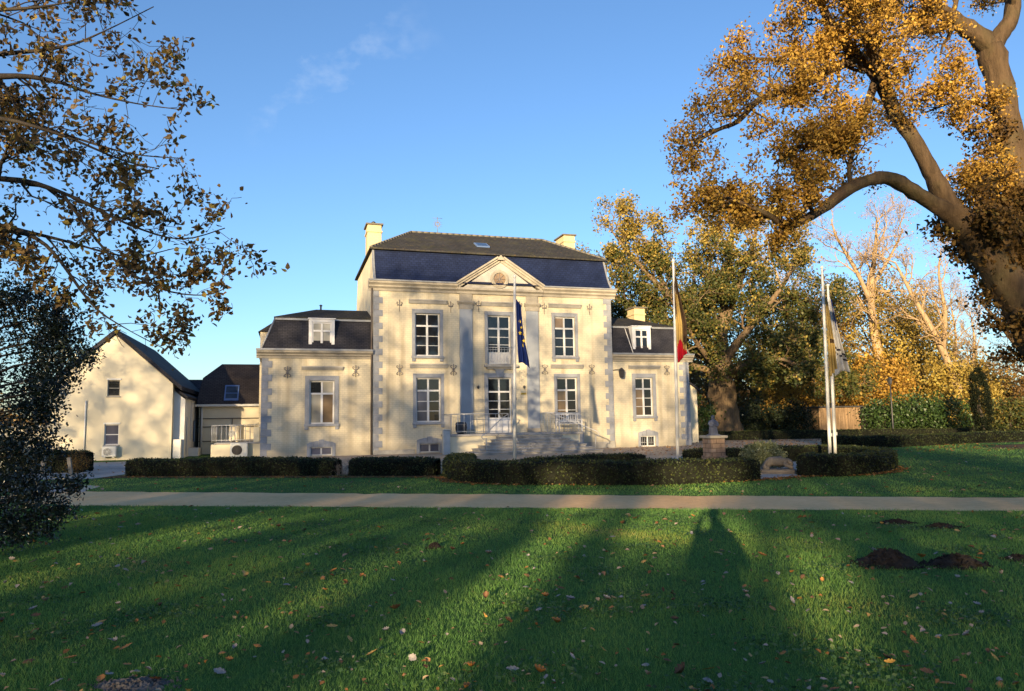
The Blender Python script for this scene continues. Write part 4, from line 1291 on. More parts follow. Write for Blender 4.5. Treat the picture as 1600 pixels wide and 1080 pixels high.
hedge('u-shaped clipped hedge round the pair of flagpoles', [(7.95, 20.35), (8.6, 20.0), (9.4, 20.35), (10.5, 21.3), (11.3, 22.6), (11.5, 24.2), (11.0, 25.6), (9.9, 26.7), (8.6, 27.2)], .9, .56, seed=6)
hedge('long curved low hedge along the edge of the right lawn', [(17.3, 40.2), (17.35, 37.8), (18.2, 36.3), (20.3, 37.2), (22, 38.0), (25, 40.1), (29.5, 42.0), (38, 44.8)], .85, .55, dens=260, size=.075, seed=7)
hedge('long straight low hedge along the back of the gravel forecourt', [(12.0, 50.2), (20, 51), (28, 50.6), (36, 48.8), (43, 46.5)], .7, .60, dens=220, size=.085, seed=8)
hedge('square clipped hedge beside the driveway with two wooden posts before it', [(-20.5, 26.6), (-18, 26.75), (-15.7, 26.95)], 1.1, .78, seed=9)

# bare twigs where the long hedge has died back
rg = np.random.default_rng(77)
mb = MB()
for i in range(46):
    p = (-5.62 + rg.uniform(0, .55), 23.0 + rg.uniform(-.25, .4), 0)
    branch(mb, p, (rg.normal() * .3, rg.normal() * .3, 1), rg.uniform(.22, .46), .007, 1, [], rg, kids=(2, 4), minr=.003)
tag(mb.build('dead_hedge', simple('dead_twigs', (.20, .17, .15), .9, .1, var=.3), fix=False), 'grey leafless patch of dead twigs in the gap of the long hedge', 'dead hedge')

# ------------------------------------------------------------------ posts, poles, flags, statues
for (x, y, hgt, tilt, lab) in ((-15.85, 24.6, .66, .0, 'upright grey wooden post by the driveway, further left of two'), (-14.75, 24.4, .64, -.16, 'leaning grey wooden post by the driveway, next to the square hedge')):
    m_ = MB(); m_.bbox(-.055, .055, -.055, .055, -.05, hgt, .012)
    o = m_.build('wooden_post', M['post']); o.location = (x, y, 0); o.rotation_euler = (0.03, tilt, .3)
    tag(o, lab, 'post', 'wooden posts by the driveway')

POLE = simple('white_pole_paint', (.62, .62, .60), .4, .5, var=.05)
def flagpole(x, y, hgt, label, tilt=.016, r=.055):
    o = thing('flagpole', label, 'flagpole', (x, y, 0), group='white flagpoles')
    o.rotation_euler = (0, tilt, 0)
    m_ = MB(); m_.tube([(0, 0, 0), (0, 0, hgt * .5), (0, 0, hgt)], [r, r * .88, r * .62], 12); m_.build('pole', POLE, o)
    m_ = MB(); m_.lathe((0, 0, hgt), [(.02, 0), (.05, .02), (.06, .05), (.04, .09), (.01, .11)], 10); m_.build('finial', POLE, o)
    m_ = MB(); m_.lathe((0, 0, 0), [(r * 2, 0), (r * 2, .02), (r * 1.25, .05), (r * 1.2, .22), (r, .24)], 12); m_.build('base_collar', M['zinc'], o)
    m_ = MB(); m_.tube([(r + .012, -.01, 1.0), (r * .9 + .012, -.01, hgt * .5), (r * .6 + .014, -.01, hgt - .1)], .005, 4); m_.bbox(r, r + .03, -.03, .01, .95, 1.06, .004); m_.build('halyard', M['rail'], o)
    return o


def drape(name, label, x, y, ztop, length, wid, mats, pick, seed, marks=None, tilt=.016, lean=.09, cat='flag', folds=2.6):
    """a limp flag hanging from its pole: a cloth in loose vertical folds"""
    rg = np.random.default_rng(seed)
    nr, nc = 34, 22
    vs = []; ph = rg.uniform(0, 6, 3)
    for i in range(nr + 1):
        s = i / nr
        wv = wid(s)
        for j in range(nc + 1):
            c = j / nc
            xx = .05 + wv * c + lean * length * s * s * (.35 + .65 * c)
            yy = (.055 + .05 * s) * math.sin(c * folds * 2 * math.pi + ph[0] + s * 1.6) * (.25 + c) + .02 * math.sin(7 * s + ph[1])
            zz = -length * s * (1.0 - .05 * math.sin(c * 3 + ph[2])) - .22 * c * (1 - s) - .10 * c * math.sin(s * 3.1)
            vs.append((xx, yy - .02, zz))
    m_ = MB()
    for i in range(nr):
        for j in range(nc):
            a = i * (nc + 1) + j
            m_.add([], [])
    fs = []; mi = []
    for i in range(nr):
        for j in range(nc):
            a = i * (nc + 1) + j
            fs.append((a, a + 1, a + nc + 2, a + nc + 1)); mi.append(pick((i + .5) / nr, (j + .5) / nc))
    m_.v = vs; m_.f = [list(q) for q in fs]; m_.m = mi; m_.sm = [True] * len(fs)
    o = m_.build(name, mats, fix=False)
    o.location = (x + tilt * ztop, y, ztop)
    so = o.modifiers.new('thick', 'SOLIDIFY'); so.thickness = .006
    tag(o, label, cat, 'limp flags on the flagpoles')
    if marks:
        k = MB()
        for (s, c, r_) in marks:
            i, j = int(s * nr), int(c * nc); p = Vector(vs[i * (nc + 1) + j])
            st = []
            for q in range(10):
                t = math.pi / 2 + q * math.pi / 5; rr = r_ * (1 if q % 2 == 0 else .42)
                st.append((p.x + rr * math.cos(t) * .8, p.y - .03, p.z + rr * math.sin(t)))
            k.add(st, [tuple(range(10))]); 
        st_ = k.build('star_emblem', cloth('yellow_star_cloth', (.62, .45, .04)), o, fix=False)
    return o


def cloth(name, c):
    t = NT(name).set(.85, .15)
    n = t.noise(6, 3); t.col(t.ramp(n, [(.3, tuple(x * .8 for x in c)), (.7, c)]))
    tr = t.n.new('ShaderNodeBsdfTranslucent'); mx = t.n.new('ShaderNodeMixShader'); tr.inputs[0].default_value = (*c, 1); mx.inputs[0].default_value = .25
    t.link(t.b.outputs[0], mx.inputs[1]); t.link(tr.outputs[0], mx.inputs[2]); t.link(mx.outputs[0], t.out.inputs[0])
    return t.mat


c_blue, c_black, c_yel, c_red, c_white, c_dk = cloth('blue_cloth', (.012, .030, .17)), cloth('black_cloth', (.085, .055, .035)), cloth('yellow_cloth', (.50, .36, .13)), cloth('red_cloth', (.50, .012, .03)), cloth('white_cloth', (.55, .55, .56)), cloth('dark_print', (.03, .03, .05))
flagpole(.02, 24.0, 6.40, 'white flagpole in front of the steps, carrying the blue flag')
drape('flag', 'limp blue flag with yellow stars on the pole before the entrance', .02, 24.0, 5.68, 2.25, lambda s: .16 + .16 * s ** 1.2 - .26 * max(0, s - .86) * 5 * .2, [c_blue], lambda s, c: 0, 1, marks=[(.30, .55, .075), (.36, .8, .07), (.52, .45, .08), (.58, .85, .075), (.70, .6, .08), (.45, .95, .06)], lean=.06)
flagpole(5.58, 24.9, 7.05, 'white flagpole carrying the black, yellow and red flag')
def bpick(s, c):
    t = s + .10 * math.sin(c * 5)
    if t > .86: return 2
    if t < .30: return 0
    if c > .56 and t < .78: return 0
    if c < .16 and t < .55: return 0
    return 1
drape('flag', 'limp flag of black, yellow and red hanging on the pole by the right wing', 5.50, 24.9, 6.72, 3.05, lambda s: .09 + .27 * min(1, s * 1.7) - .14 * max(0, s - .6) / .4, [c_black, c_yel, c_red], bpick, 2, lean=.055)
flagpole(10.12, 23.4, 6.42, 'white flagpole inside the u-shaped hedge, the nearer of the pair')
def ypick(s, c):
    return 1 if (.53 < s < .59 and c > .35) else 0
drape('flag', 'limp yellow flag with black marks on the nearer of the paired poles', 10.12, 23.4, 5.55, 2.55, lambda s: .07 + .08 * min(1, s * 1.5), [c_yel, c_black], ypick, 3, lean=.03)
flagpole(10.86, 24.7, 6.05, 'white flagpole inside the u-shaped hedge, the farther and shorter of the pair')
def wpick(s, c):
    if abs(s - .62 - c * .12) < .018 or abs(s - .70 - c * .12) < .012: return 1
    if s < .42 and .62 < c < .74: return 2
    return 0
drape('flag', 'limp white flag with dark and blue stripes on the farther of the paired poles', 10.80, 24.7, 5.75, 2.75, lambda s: .12 + .22 * min(1, s * 1.3), [c_white, c_dk, c_blue], wpick, 4, lean=.07)

# stone pedestal with a small draped figure
PEDM = NT('pedestal_brickwork').set(.85, .2)
vec, _sx = wall_vec(PEDM)
bt = brick(PEDM, vec, .34, .15, .012)
cc_ = PEDM.mix(.6, PEDM.ramp(PEDM.noise(3.5, 5), [(.3, (.15, .11, .09)), (.55, (.26, .18, .13)), (.75, (.32, .27, .22))]), bt.outputs['Color'], 'MULTIPLY')
PEDM.col(cc_); PEDM.bump(bt.outputs['Fac'], -.8, .02)
po = thing('pedestal', 'square stone block pedestal under the small statue', 'pedestal', (6.75, 24.6, 0), .3)
m_ = MB(); m_.bbox(-.27, .27, -.27, .27, 0, .93, .015); m_.bbox(-.31, .31, -.31, .31, 0, .34, .015); m_.build('shaft', PEDM.mat, po)
m_ = MB(); m_.bbox(-.34, .34, -.34, .34, .93, 1.02, .015); m_.build('cap_slab', M['palestone'], po)
bm_ = MB()
prof_ = [(.02, 0), (.15, .0), (.155, .04), (.13, .10), (.125, .22), (.115, .32), (.12, .40), (.125, .45), (.10, .50), (.05, .525), (.045, .545), (.062, .57), (.066, .61), (.055, .65), (.02, .675)]
bm_.lathe((0, 0, 0), prof_, 20, sy=.8)
for s in (-1, 1):
    bm_.tube([(s * .11, 0, .47), (s * .155, -.03, .38), (s * .12, -.09, .31), (s * .03, -.125, .34)], [.042, .040, .034, .026], 8)
for k in range(9):
    t = k * 2 * math.pi / 9; bm_.tube([(.125 * math.cos(t), .10 * math.sin(t), .40), (.128 * math.cos(t + .1), .105 * math.sin(t + .1), .2), (.155 * math.cos(t), .125 * math.sin(t), .01)], [.010, .016, .018], 5)
bm_.bbox(-.17, .17, -.15, .15, -.001, .03, .008)
so = bm_.build('statue', stone_mat('blue_grey_lead', (.10, .115, .17), .4)); so.location = (6.75, 24.6, 1.022); so.rotation_euler = (0, 0, .2)
tag(so, 'small blue-grey robed statue standing on the stone pedestal', 'statue')
sc = thing('stone_sculpture', 'weathered stone carving of a crouching animal at the front hedge end', 'sculpture', (7.55, 21.0, 0), -.25)
m_ = MB(); m_.bbox(-.52, .50, -.32, .32, 0, .13, .03); m_.bbox(-.60, .58, -.38, .38, 0, .05, .02); CARVED = stone_mat('weathered_carving', (.17, .145, .12), .4)
m_.build('slab', CARVED, sc)
body = bpy.data.meshes.new('body')
pts = [(-.38, 0, .25), (-.22, .02, .33), (0, .02, .36), (.18, 0, .36), (.33, -.02, .30), (.44, -.04, .22), (-.36, -.16, .18), (-.22, -.20, .16), (-.36, .16, .18), (-.22, .2, .16), (.22, -.15, .24), (.42, -.18, .16), (.22, .13, .24), (.40, .15, .16), (.30, .07, .40), (.30, -.10, .40)]
body.from_pydata(pts, [(0, 1), (1, 2), (2, 3), (3, 4), (4, 5), (0, 6), (6, 7), (0, 8), (8, 9), (3, 10), (10, 11), (3, 12), (12, 13), (4, 14), (4, 15)], [])
bo = bpy.data.objects.new('body', body); COL.objects.link(bo); bo.parent = sc; body.materials.append(CARVED)
sk_ = bo.modifiers.new('skin', 'SKIN'); bo.modifiers.new('sub', 'SUBSURF').levels = 2
bo.modifiers['sub'].render_levels = 2
for v_, r_ in zip(body.skin_vertices[0].data, (.12, .15, .14, .13, .10, .06, .07, .05, .07, .05, .06, .045, .06, .045, .03, .03)): v_.radius = (r_, r_)
body.skin_vertices[0].data[2].use_root = True

# lamp post and shed at the back
lp = thing('lamp_post', 'slim black lamp post among the green shrubs at the back', 'lamp post', (26.9, 51.6, 0))
m_ = MB(); m_.lathe((0, 0, 0), [(.11, 0), (.11, .25), (.06, .32), (.05, 2.0), (.04, 3.7)], 10); m_.build('post', M['black'], lp)
m_ = MB(); m_.lathe((0, 0, 3.7), [(.06, 0), (.12, .05), (.17, .36), (.20, .38), (.10, .50), (.02, .58)], 6, smooth=False); m_.build('lantern', M['black'], lp)
WOODV = NT('vertical_boards').set(.85, .2)
wv = brick(WOODV, WOODV.coord((1, 1, 1)), 9, 9, .01)
nn = WOODV.noise(1, 5, .6, WOODV.coord((9, 9, .8)))
WOODV.col(WOODV.ramp(nn, [(.3, (.11, .075, .045)), (.55, (.20, .135, .08)), (.8, (.28, .20, .13))])); WOODV.bump(nn, .5, .02)
sh = thing('wooden_shed', 'low flat-roofed shed of brown upright boards behind the back hedge', 'shed', (22.75, 54.0, 0), .05)
m_ = MB()
for i in range(3):
    for k in range(7):
        x0 = i * 1.03 + k * .145; m_.bbox(x0, x0 + .137, .0 + .02 * (i % 2), .08 + .02 * (i % 2), .05, 2.15, .006)
m_.build('board_panel', WOODV.mat, sh)
m_ = MB(); m_.box(.02, 3.06, .12, 2.4, 0, 2.14)
for i in range(4): m_.box(i * 1.03 - .03, i * 1.03 + .0, -.01, .12, 0, 2.17)
m_.build('carcass', M['wood'], sh)
m_ = MB(); m_.bbox(-.15, 3.3, -.15, 2.6, 2.18, 2.28, .01); m_.build('roof', M['black'], sh)
fe = thing('board_fence', 'dark board fence between the shed and the shrubs at the back', 'fence', (26.1, 55.2, 0), -.03)
m_ = MB()
for i in range(40): m_.bbox(i * .16, i * .16 + .15, 0, .03, .05, 2.25 + .01 * (i % 3), .004)
m_.build('board_panel', simple('dark_boards', (.035, .032, .03), .9, .2, var=.4), fe)
for i in range(4):
    m_ = MB(); m_.bbox(i * 2.1, i * 2.1 + .1, .04, .14, 0, 2.3, .006); m_.build('post', M['post'], fe)

# ------------------------------------------------------------------ trees
OAKBARK = bark_mat('oak_bark', (.072, .048, .028), (.075, .07, .03))
DARKBARK = bark_mat('dark_bark', (.055, .045, .036), (.035, .04, .02), .2)
PALEBARK = bark_mat('pale_bark', (.30, .215, .13), (.12, .10, .05), .2)
GOLD = leaf_mat('golden_oak_leaf', [(.0, (.10, .05, .013)), (.35, (.29, .16, .030)), (.7, (.48, .30, .055)), (1.0, (.62, .43, .10))], .55, .25, .42)
BROWN = leaf_mat('brown_oak_leaf', [(.0, (.045, .028, .012)), (.45, (.12, .068, .020)), (.8, (.20, .12, .03)), (1.0, (.16, .14, .035))], .6, .25, .32)
GREENGOLD = leaf_mat('turning_green_leaf', [(.0, (.022, .034, .010)), (.4, (.050, .065, .017)), (.75, (.11, .105, .026)), (1.0, (.26, .165, .035))], .55, .3, .32)
YELLOW = leaf_mat('yellow_beech_leaf', [(.0, (.15, .10, .024)), (.4, (.29, .205, .045)), (.8, (.43, .325, .075)), (1.0, (.34, .31, .085))], .55, .25, .40)
DARKOAK = leaf_mat('dull_brown_leaf', [(.0, (.05, .034, .018)), (.5, (.13, .085, .034)), (.85, (.24, .15, .05)), (1.0, (.46, .28, .06))], .5, .35, .40)
HOLLY = leaf_mat('holly_leaf', [(.0, (.006, .010, .010)), (.6, (.013, .021, .015)), (1.0, (.028, .040, .022))], .28, .6, .05)
LAUREL = leaf_mat('laurel_leaf', [(.0, (.016, .035, .010)), (.5, (.035, .068, .018)), (1.0, (.075, .115, .03))], .4, .4, .25)
YEW = leaf_mat('yew_leaf', [(.0, (.008, .014, .007)), (.6, (.016, .026, .011)), (1.0, (.032, .042, .016))], .6, .3, .12)
PALESH = leaf_mat('variegated_leaf', [(.0, (.08, .10, .04)), (.5, (.17, .19, .09)), (1.0, (.34, .34, .20))], .5, .3, .3)


def holes(an, scale, frac):
    """thin a crown unevenly, so that the sky shows through in places"""
    A = np.asarray(an, float) / scale
    f = np.sin(A[:, 0] * 4.1 + 1.7 * np.sin(A[:, 2] * 3.3)) + np.sin(A[:, 2] * 4.7 + 1.3 * np.sin(A[:, 1] * 3.9)) + np.sin(A[:, 1] * 4.3 + 1.9 * np.sin(A[:, 0] * 2.9))
    f = f + rng.normal(size=len(f)) * .8
    return np.asarray(an)[f > np.quantile(f, frac)]


def tree(label, cat, loc, group=None, name='tree'):
    return thing(name, label, cat, loc, 0, group)


def rel(pts, base):
    return [(p[0] - base[0], p[1] - base[1], p[2]) for p in pts]


# --- great oak on the right: leaning trunk, an arched low limb and a rising limb
rg = np.random.default_rng(21)
B = (13.6, 15.7, 0)
t = tree('leaning old oak at the right edge with golden leaves and an arching low limb', 'oak tree', B, 'old oaks on the right', 'oak_tree')
mb = MB(); an = []
P, Rr = rough_limb(mb, rel([(13.6, 15.7, -.1), (12.9, 15.6, .9), (11.6, 15.5, 2.75), (10.94, 15.3, 3.73), (10.2, 15.2, 5.04), (9.72, 15.05, 5.6), (9.29, 15.0, 5.95)], B), [.60, .46, .39, .36, .32, .28, .24], rg, 12)
low = rel([(9.5, 15.0, 5.75), (9.0, 14.9, 6.02), (8.5, 14.8, 6.28), (7.83, 14.6, 6.52), (6.94, 14.3, 6.24), (6.13, 14.0, 5.67), (5.43, 13.8, 5.34), (4.95, 13.6, 5.51), (4.33, 13.5, 5.75), (3.7, 13.5, 5.98)], B)
lr_ = [.19, .16, .145, .13, .12, .10, .08, .05, .035, .018]
rough_limb(mb, low, lr_, rg, 10)
up_ = rel([(9.45, 15.0, 5.8), (9.15, 15.0, 6.45), (8.95, 15.0, 6.9), (8.66, 15.0, 7.54), (8.46, 15.2, 8.13), (8.15, 15.3, 9.06), (7.81, 15.4, 9.6), (7.28, 15.4, 10.3), (6.82, 15.2, 11.2), (6.3, 15, 12.2)], B)
ur_ = [.22, .19, .165, .15, .14, .125, .115, .10, .07, .035]
rough_limb(mb, up_, ur_, rg, 10)
ul = rel([(7.81, 15.4, 9.56), (6.89, 15.0, 9.05), (6.29, 14.8, 8.67), (5.26, 14.5, 8.22), (4.74, 14.4, 7.71), (4.3, 14.3, 7.50), (3.8, 14.2, 7.2)], B)
rough_limb(mb, ul, [.12, .10, .085, .07, .055, .04, .02], rg, 8)
md = rel([(8.15, 15.3, 9.06), (7.52, 14.8, 7.9), (7.07, 14.6, 7.30), (6.81, 14.5, 7.09), (5.91, 14.2, 7.07), (5.3, 14.0, 6.65)], B)
rough_limb(mb, md, [.10, .085, .075, .07, .05, .02], rg, 8)
st_ = rel([(6.94, 14.3, 6.24), (6.9, 14.25, 6.6), (7.0, 14.2, 7.0)], B); rough_limb(mb, st_, [.055, .045, .03], rg, 7)
st2 = rel([(6.0, 13.95, 5.62), (5.85, 13.9, 5.9), (5.9, 13.8, 6.25)], B); rough_limb(mb, st2, [.05, .04, .02], rg, 7)
u2 = rel([(8.4, 15.2, 8.3), (7.7, 14.6, 9.4), (7.0, 14.2, 10.2), (6.2, 13.8, 11.0), (5.4, 13.5, 11.6)], B); rough_limb(mb, u2, [.12, .10, .08, .06, .03], rg, 8)
u3 = rel([(8.1, 15.3, 9.2), (8.4, 15.6, 10.6), (8.3, 15.8, 11.8), (8.0, 15.9, 12.8)], B); rough_limb(mb, u3, [.11, .09, .07, .04], rg, 8)
u4 = rel([(6.89, 15.0, 9.05), (6.1, 15.2, 9.4), (5.2, 15.2, 9.5)], B); rough_limb(mb, u4, [.06, .05, .02], rg, 7)
kw = dict(kids=(3, 5), wig=.28, up=.03, nseg=4)
limb_spawn(mb, ul, [.12, .10, .085, .07, .055, .04, .02], an, rg, 19, .72, 2, .1, (0, 0, .15), **kw)
limb_spawn(mb, md, [.10, .085, .075, .07, .05, .02], an, rg, 16, .75, 2, .15, (0, 0, .05), **kw)
limb_spawn(mb, low, lr_, an, rg, 12, .62, 2, .62, (-.2, 0, .45), **kw)
limb_spawn(mb, low, lr_, an, rg, 5, .6, 1, .25, (-.2, 0, .3), **kw)
limb_spawn(mb, up_, ur_, an, rg, 16, .95, 2, .45, (-.1, 0, .1), **kw)
limb_spawn(mb, u2, [.12, .10, .08, .06, .03], an, rg, 20, 1.0, 2, .1, (0, 0, 0), **kw)
limb_spawn(mb, u3, [.11, .09, .07, .04], an, rg, 14, 1.0, 2, .15, (0, 0, 0), **kw)
limb_spawn(mb, u4, [.06, .05, .02], an, rg, 9, .75, 2, .1, (0, 0, 0), **kw)
limb_spawn(mb, st_, [.055, .045, .03], an, rg, 5, .8, 2, .2, **kw)
limb_spawn(mb, st2, [.05, .04, .02], an, rg, 5, .7, 2, .2, **kw)
mb.build('trunk', OAKBARK, t, fix=False)
print('oak A anchors', len(an))
crown_mesh('crown', holes(an, 1.0, .22), 8, .10, .070, GOLD, t, rg, fold=True, clump=.35)
# shoots on the lean of the trunk
an2 = []; mb2 = MB()
for k in range(30):
    q = P[int(rg.integers(8, len(P) - 4))]
    branch(mb2, q, (rg.normal(), rg.normal() * .7, rg.normal() * .5 + .2), rg.uniform(.45, 1.15), .014, 1, an2, rg, kids=(3, 5), wig=.3, up=-.02)
s_ = mb2.build('trunk_shoots', DARKBARK, t, fix=False)
crown_mesh('shoot_leaves', an2, 15, .11, .10, BROWN, s_, rg, fold=True)

# --- second oak, upright, at the very edge
rg = np.random.default_rng(22)
B = (13.7, 17.1, 0)
t = tree('upright old oak at the right edge, behind the leaning one, forking high up', 'oak tree', B, 'old oaks on the right', 'oak_tree')
mb = MB(); an = []; an2 = []
tp = rel([(13.7, 17.1, -.1), (13.5, 17.1, .8), (12.9, 17, 3.4), (12.4, 17, 5.35), (12.27, 17, 6.92), (12.16, 17, 8.53), (12.04, 17, 9.83), (11.9, 17, 10.6)], B)
tr_ = [.62, .47, .40, .36, .33, .30, .29, .30]
Pt, _ = rough_limb(mb, tp, tr_, rg, 12)
bl_ = rel([(11.95, 17, 10.45), (11.55, 16.9, 10.85), (11.0, 16.8, 11.15), (10.3, 16.5, 11.42), (9.15, 16, 11.9), (7.94, 15.6, 12.44)], B); rough_limb(mb, bl_, [.24, .21, .18, .15, .10, .05], rg, 9)
bl2 = rel([(10.9, 16.8, 11.15), (10.4, 16.9, 10.95), (9.8, 17.0, 11.1)], B); rough_limb(mb, bl2, [.10, .07, .03], rg, 7)
br_ = rel([(11.9, 17, 10.5), (12.2, 17, 10.95), (12.5, 17, 11.4), (12.89, 17.3, 12.68), (13.4, 17.5, 14.2)], B); rough_limb(mb, br_, [.21, .19, .18, .14, .08], rg, 9)
sd = rel([(12.15, 17, 8.6), (11.4, 16.6, 8.9), (10.5, 16.3, 8.9), (9.7, 16.2, 8.6)], B); rough_limb(mb, sd, [.07, .055, .04, .02], rg, 7)
sd2 = rel([(12.25, 17, 7.0), (11.4, 16.5, 7.2), (10.7, 16.2, 6.9)], B); rough_limb(mb, sd2, [.06, .045, .02], rg, 7)
sd3 = rel([(12.25, 17, 6.2), (11.6, 16.3, 5.9), (11.1, 15.9, 5.3)], B); rough_limb(mb, sd3, [.06, .045, .02], rg, 7)
limb_spawn(mb, bl_, [.24, .21, .18, .15, .10, .05], an, rg, 18, .9, 2, .2, (0, 0, .1), **kw)
limb_spawn(mb, bl2, [.10, .07, .03], an, rg, 6, .9, 2, .3, (0, 0, -.2), **kw)
limb_spawn(mb, br_, [.21, .19, .18, .14, .08], an, rg, 14, .95, 2, .3, (0, 0, .1), **kw)
limb_spawn(mb, sd, [.07, .055, .04, .02], an, rg, 13, .8, 2, .2, (0, 0, 0), **kw)
limb_spawn(mb, sd2, [.06, .045, .02], an, rg, 10, .85, 2, .2, (0, 0, 0), **kw)
limb_spawn(mb, sd3, [.06, .045, .02], an2, rg, 10, .9, 2, .2, (0, 0, -.1), **kw)
mb.build('trunk', OAKBARK, t, fix=False)
crown_mesh('crown', holes(an, 1.0, .22), 8, .10, .070, GOLD, t, rg, fold=True, clump=.3)
mb2 = MB()
for k in range(42):
    q = Pt[int(rg.integers(7, 20))]
    branch(mb2, q, (rg.normal() - .25, rg.normal() * .8 - .2, rg.normal() * .5), rg.uniform(.4, 1.2), .014, 1, an2, rg, kids=(3, 5), wig=.3, up=-.02)
s_ = mb2.build('trunk_shoots', DARKBARK, t, fix=False)
crown_mesh('shoot_leaves', an2, 15, .12, .10, BROWN, s_, rg, fold=True)

# --- broad old oak behind the right wing
rg = np.random.default_rng(31)
B = (15.7, 54.0, 0)
t = tree('broad old oak behind the right wing, green below and golden on top', 'oak tree', B, None, 'oak_tree')
mb = MB(); lo_, hi_ = [], []
rough_limb(mb, [(0.1, 0, -.1), (.05, 0, .6), (0, 0, 2), (-.1, 0, 4.4), (-.1, 0, 6.2)], [1.55, 1.15, .98, .88, .80], rg, 14)
LM = [  # points, radii, branches, length, list
    ([(-.1, 0, 5.6), (.2, 0, 8.5), (.5, 0, 10.8), (1.0, 0, 13.5), (1.3, 0, 16.0)], [.42, .36, .30, .22, .10], 14, 2.6, 1),
    ([(-.3, 0, 5.6), (-1.6, -.4, 7.6), (-3.0, -.6, 9.6), (-4.0, -.5, 12.0), (-4.6, -.3, 14.4)], [.34, .28, .22, .15, .06], 13, 2.6, 1),
    ([(-.4, -.3, 5.2), (-2.6, -1.0, 6.6), (-5.2, -1.6, 8.4), (-7.2, -1.8, 10.4), (-8.6, -1.6, 12.4)], [.32, .26, .20, .14, .06], 15, 2.4, 1),
    ([(-.4, .2, 5.0), (-3.0, .4, 5.8), (-5.6, .6, 6.6), (-7.6, .4, 7.6), (-8.8, .3, 9.2)], [.28, .22, .17, .12, .05], 14, 2.2, 0),
    ([(.2, .2, 5.6), (1.8, .4, 7.4), (3.4, .3, 9.2), (5.2, .2, 11.4), (6.0, .1, 13.2)], [.34, .28, .22, .15, .06], 13, 2.4, 1),
    ([(.3, -.3, 5.0), (2.6, -1.0, 6.0), (5.0, -1.6, 7.0), (7.0, -1.8, 8.6), (8.0, -1.6, 10.0)], [.30, .24, .18, .12, .05], 14, 2.2, 0),
    ([(.2, -.6, 4.8), (1.4, -2.4, 5.4), (2.4, -4.2, 5.6), (3.6, -5.6, 5.0)], [.26, .20, .13, .05], 13, 2.1, 0),
    ([(-.2, -.6, 4.8), (-1.6, -2.6, 6.0), (-2.8, -4.4, 7.2), (-3.4, -5.4, 8.6)], [.26, .20, .13, .05], 13, 2.2, 0),
    ([(0, .6, 5.2), (-.4, 2.8, 8), (-.6, 4.6, 11), (-.4, 5.4, 13.6)], [.30, .24, .16, .06], 11, 2.4, 1),
    ([(.3, -.4, 5.0), (4.0, -1.4, 5.2), (6.6, -2.0, 4.8), (8.6, -2.2, 4.2)], [.24, .18, .11, .05], 12, 2.0, 0),
    ([(-.3, -.2, 5.8), (-2.2, -.8, 8.6), (-4.4, -.9, 11.4), (-6.0, -.8, 13.6), (-7.0, -.6, 15.2)], [.30, .25, .19, .13, .05], 15, 2.4, 1),
    ([(.2, .1, 7.5), (1.4, -.4, 11), (2.6, -.5, 14), (3.2, -.4, 16.4)], [.26, .21, .15, .05], 12, 2.4, 1),
    ([(-.1, -.3, 7), (-.8, -1.8, 9), (-1.2, -2.6, 11.2), (-1.2, -2.8, 13)], [.24, .18, .12, .05], 12, 2.2, 0),
]
for pts, rr, n_, L_, hi in LM:
    pts = [(q[0] * (1.16 if q[0] < -.5 else 1.0), q[1], q[2] * (1.04 if hi else 1.0)) for q in pts]
    rough_limb(mb, pts, rr, rg, 7, 3)
    limb_spawn(mb, pts, rr, hi_ if hi else lo_, rg, n_, L_, 2, .22, (0, 0, .1), kids=(3, 5), wig=.26, up=.05, minr=.018)
mb.build('trunk', bark_mat('old_oak_bark', (.15, .105, .065), (.06, .06, .03)), t, fix=False)
A_ = np.array(hi_ + lo_)
gold = rg.random(len(A_)) < np.clip((A_[:, 2] - 11.2) / 5.0, .05, .85)
print('mid oak', len(A_))
crown_mesh('green_foliage', A_[~gold], 9, .24, .20, GREENGOLD, t, rg, clump=.55)
crown_mesh('golden_foliage', A_[gold], 8, .24, .20, YELLOW, t, rg, clump=.45)


def bushy(label, cat, loc, h, rx, z0, n, per, size, spread, mat, bark=OAKBARK, group=None, name='tree', seed=1, trunk_r=.2, ry=None, hollow=.35, lean=(0, 0), limbs=9):
    """a tree or shrub whose leaf clumps fill an uneven crown, carried on a trunk with limbs"""
    rg = np.random.default_rng(seed)
    o = thing(name, label, cat, loc, 0, group)
    ry = ry or rx
    d = unit(rg.normal(size=(n, 3)))
    r = (hollow + (1 - hollow) * rg.random(n)) ** .6
    # uneven outline: a few bulges
    bul = unit(rg.normal(size=(9, 3)))
    k = 1 + .28 * np.max(d @ bul.T, axis=1) ** 3 - .22
    zc = (z0 + h) / 2; hz = (h - z0) / 2
    A = d * (r * k)[:, None] * np.array([rx, ry, hz]) + np.array([0, 0, zc])
    A[:, :2] += np.array(lean) * (A[:, 2:3] / h)
    A = A[A[:, 2] > .12]
    mb = MB()
    top = np.array([lean[0] * .8, lean[1] * .8, h * .8])
    tp = [np.array([0, 0, -.05]), top * .3 + rg.normal(size=3) * .05 * rx * .3, top * .65 + rg.normal(size=3) * .1, top]
    rough_limb(mb, tp, [trunk_r * 1.25, trunk_r, trunk_r * .65, trunk_r * .15], rg, 7, 3)
    for j in range(limbs):
        e = A[int(rg.integers(len(A)))]
        z = rg.uniform(.15, .8) * min(e[2], h * .8)
        s = np.array([lean[0] * z / h, lean[1] * z / h, z])
        m_ = (s + e) / 2 + rg.normal(size=3) * .15
        mb.tube([s, m_, e], [trunk_r * .4, trunk_r * .25, .012], 5, cap=False)
    mb.build('trunk' if cat == 'tree' else 'stems', bark, o, fix=False)
    crown_mesh('crown' if cat == 'tree' else 'foliage', A, per, spread, size, mat, o, rg, clump=.6)
    return o


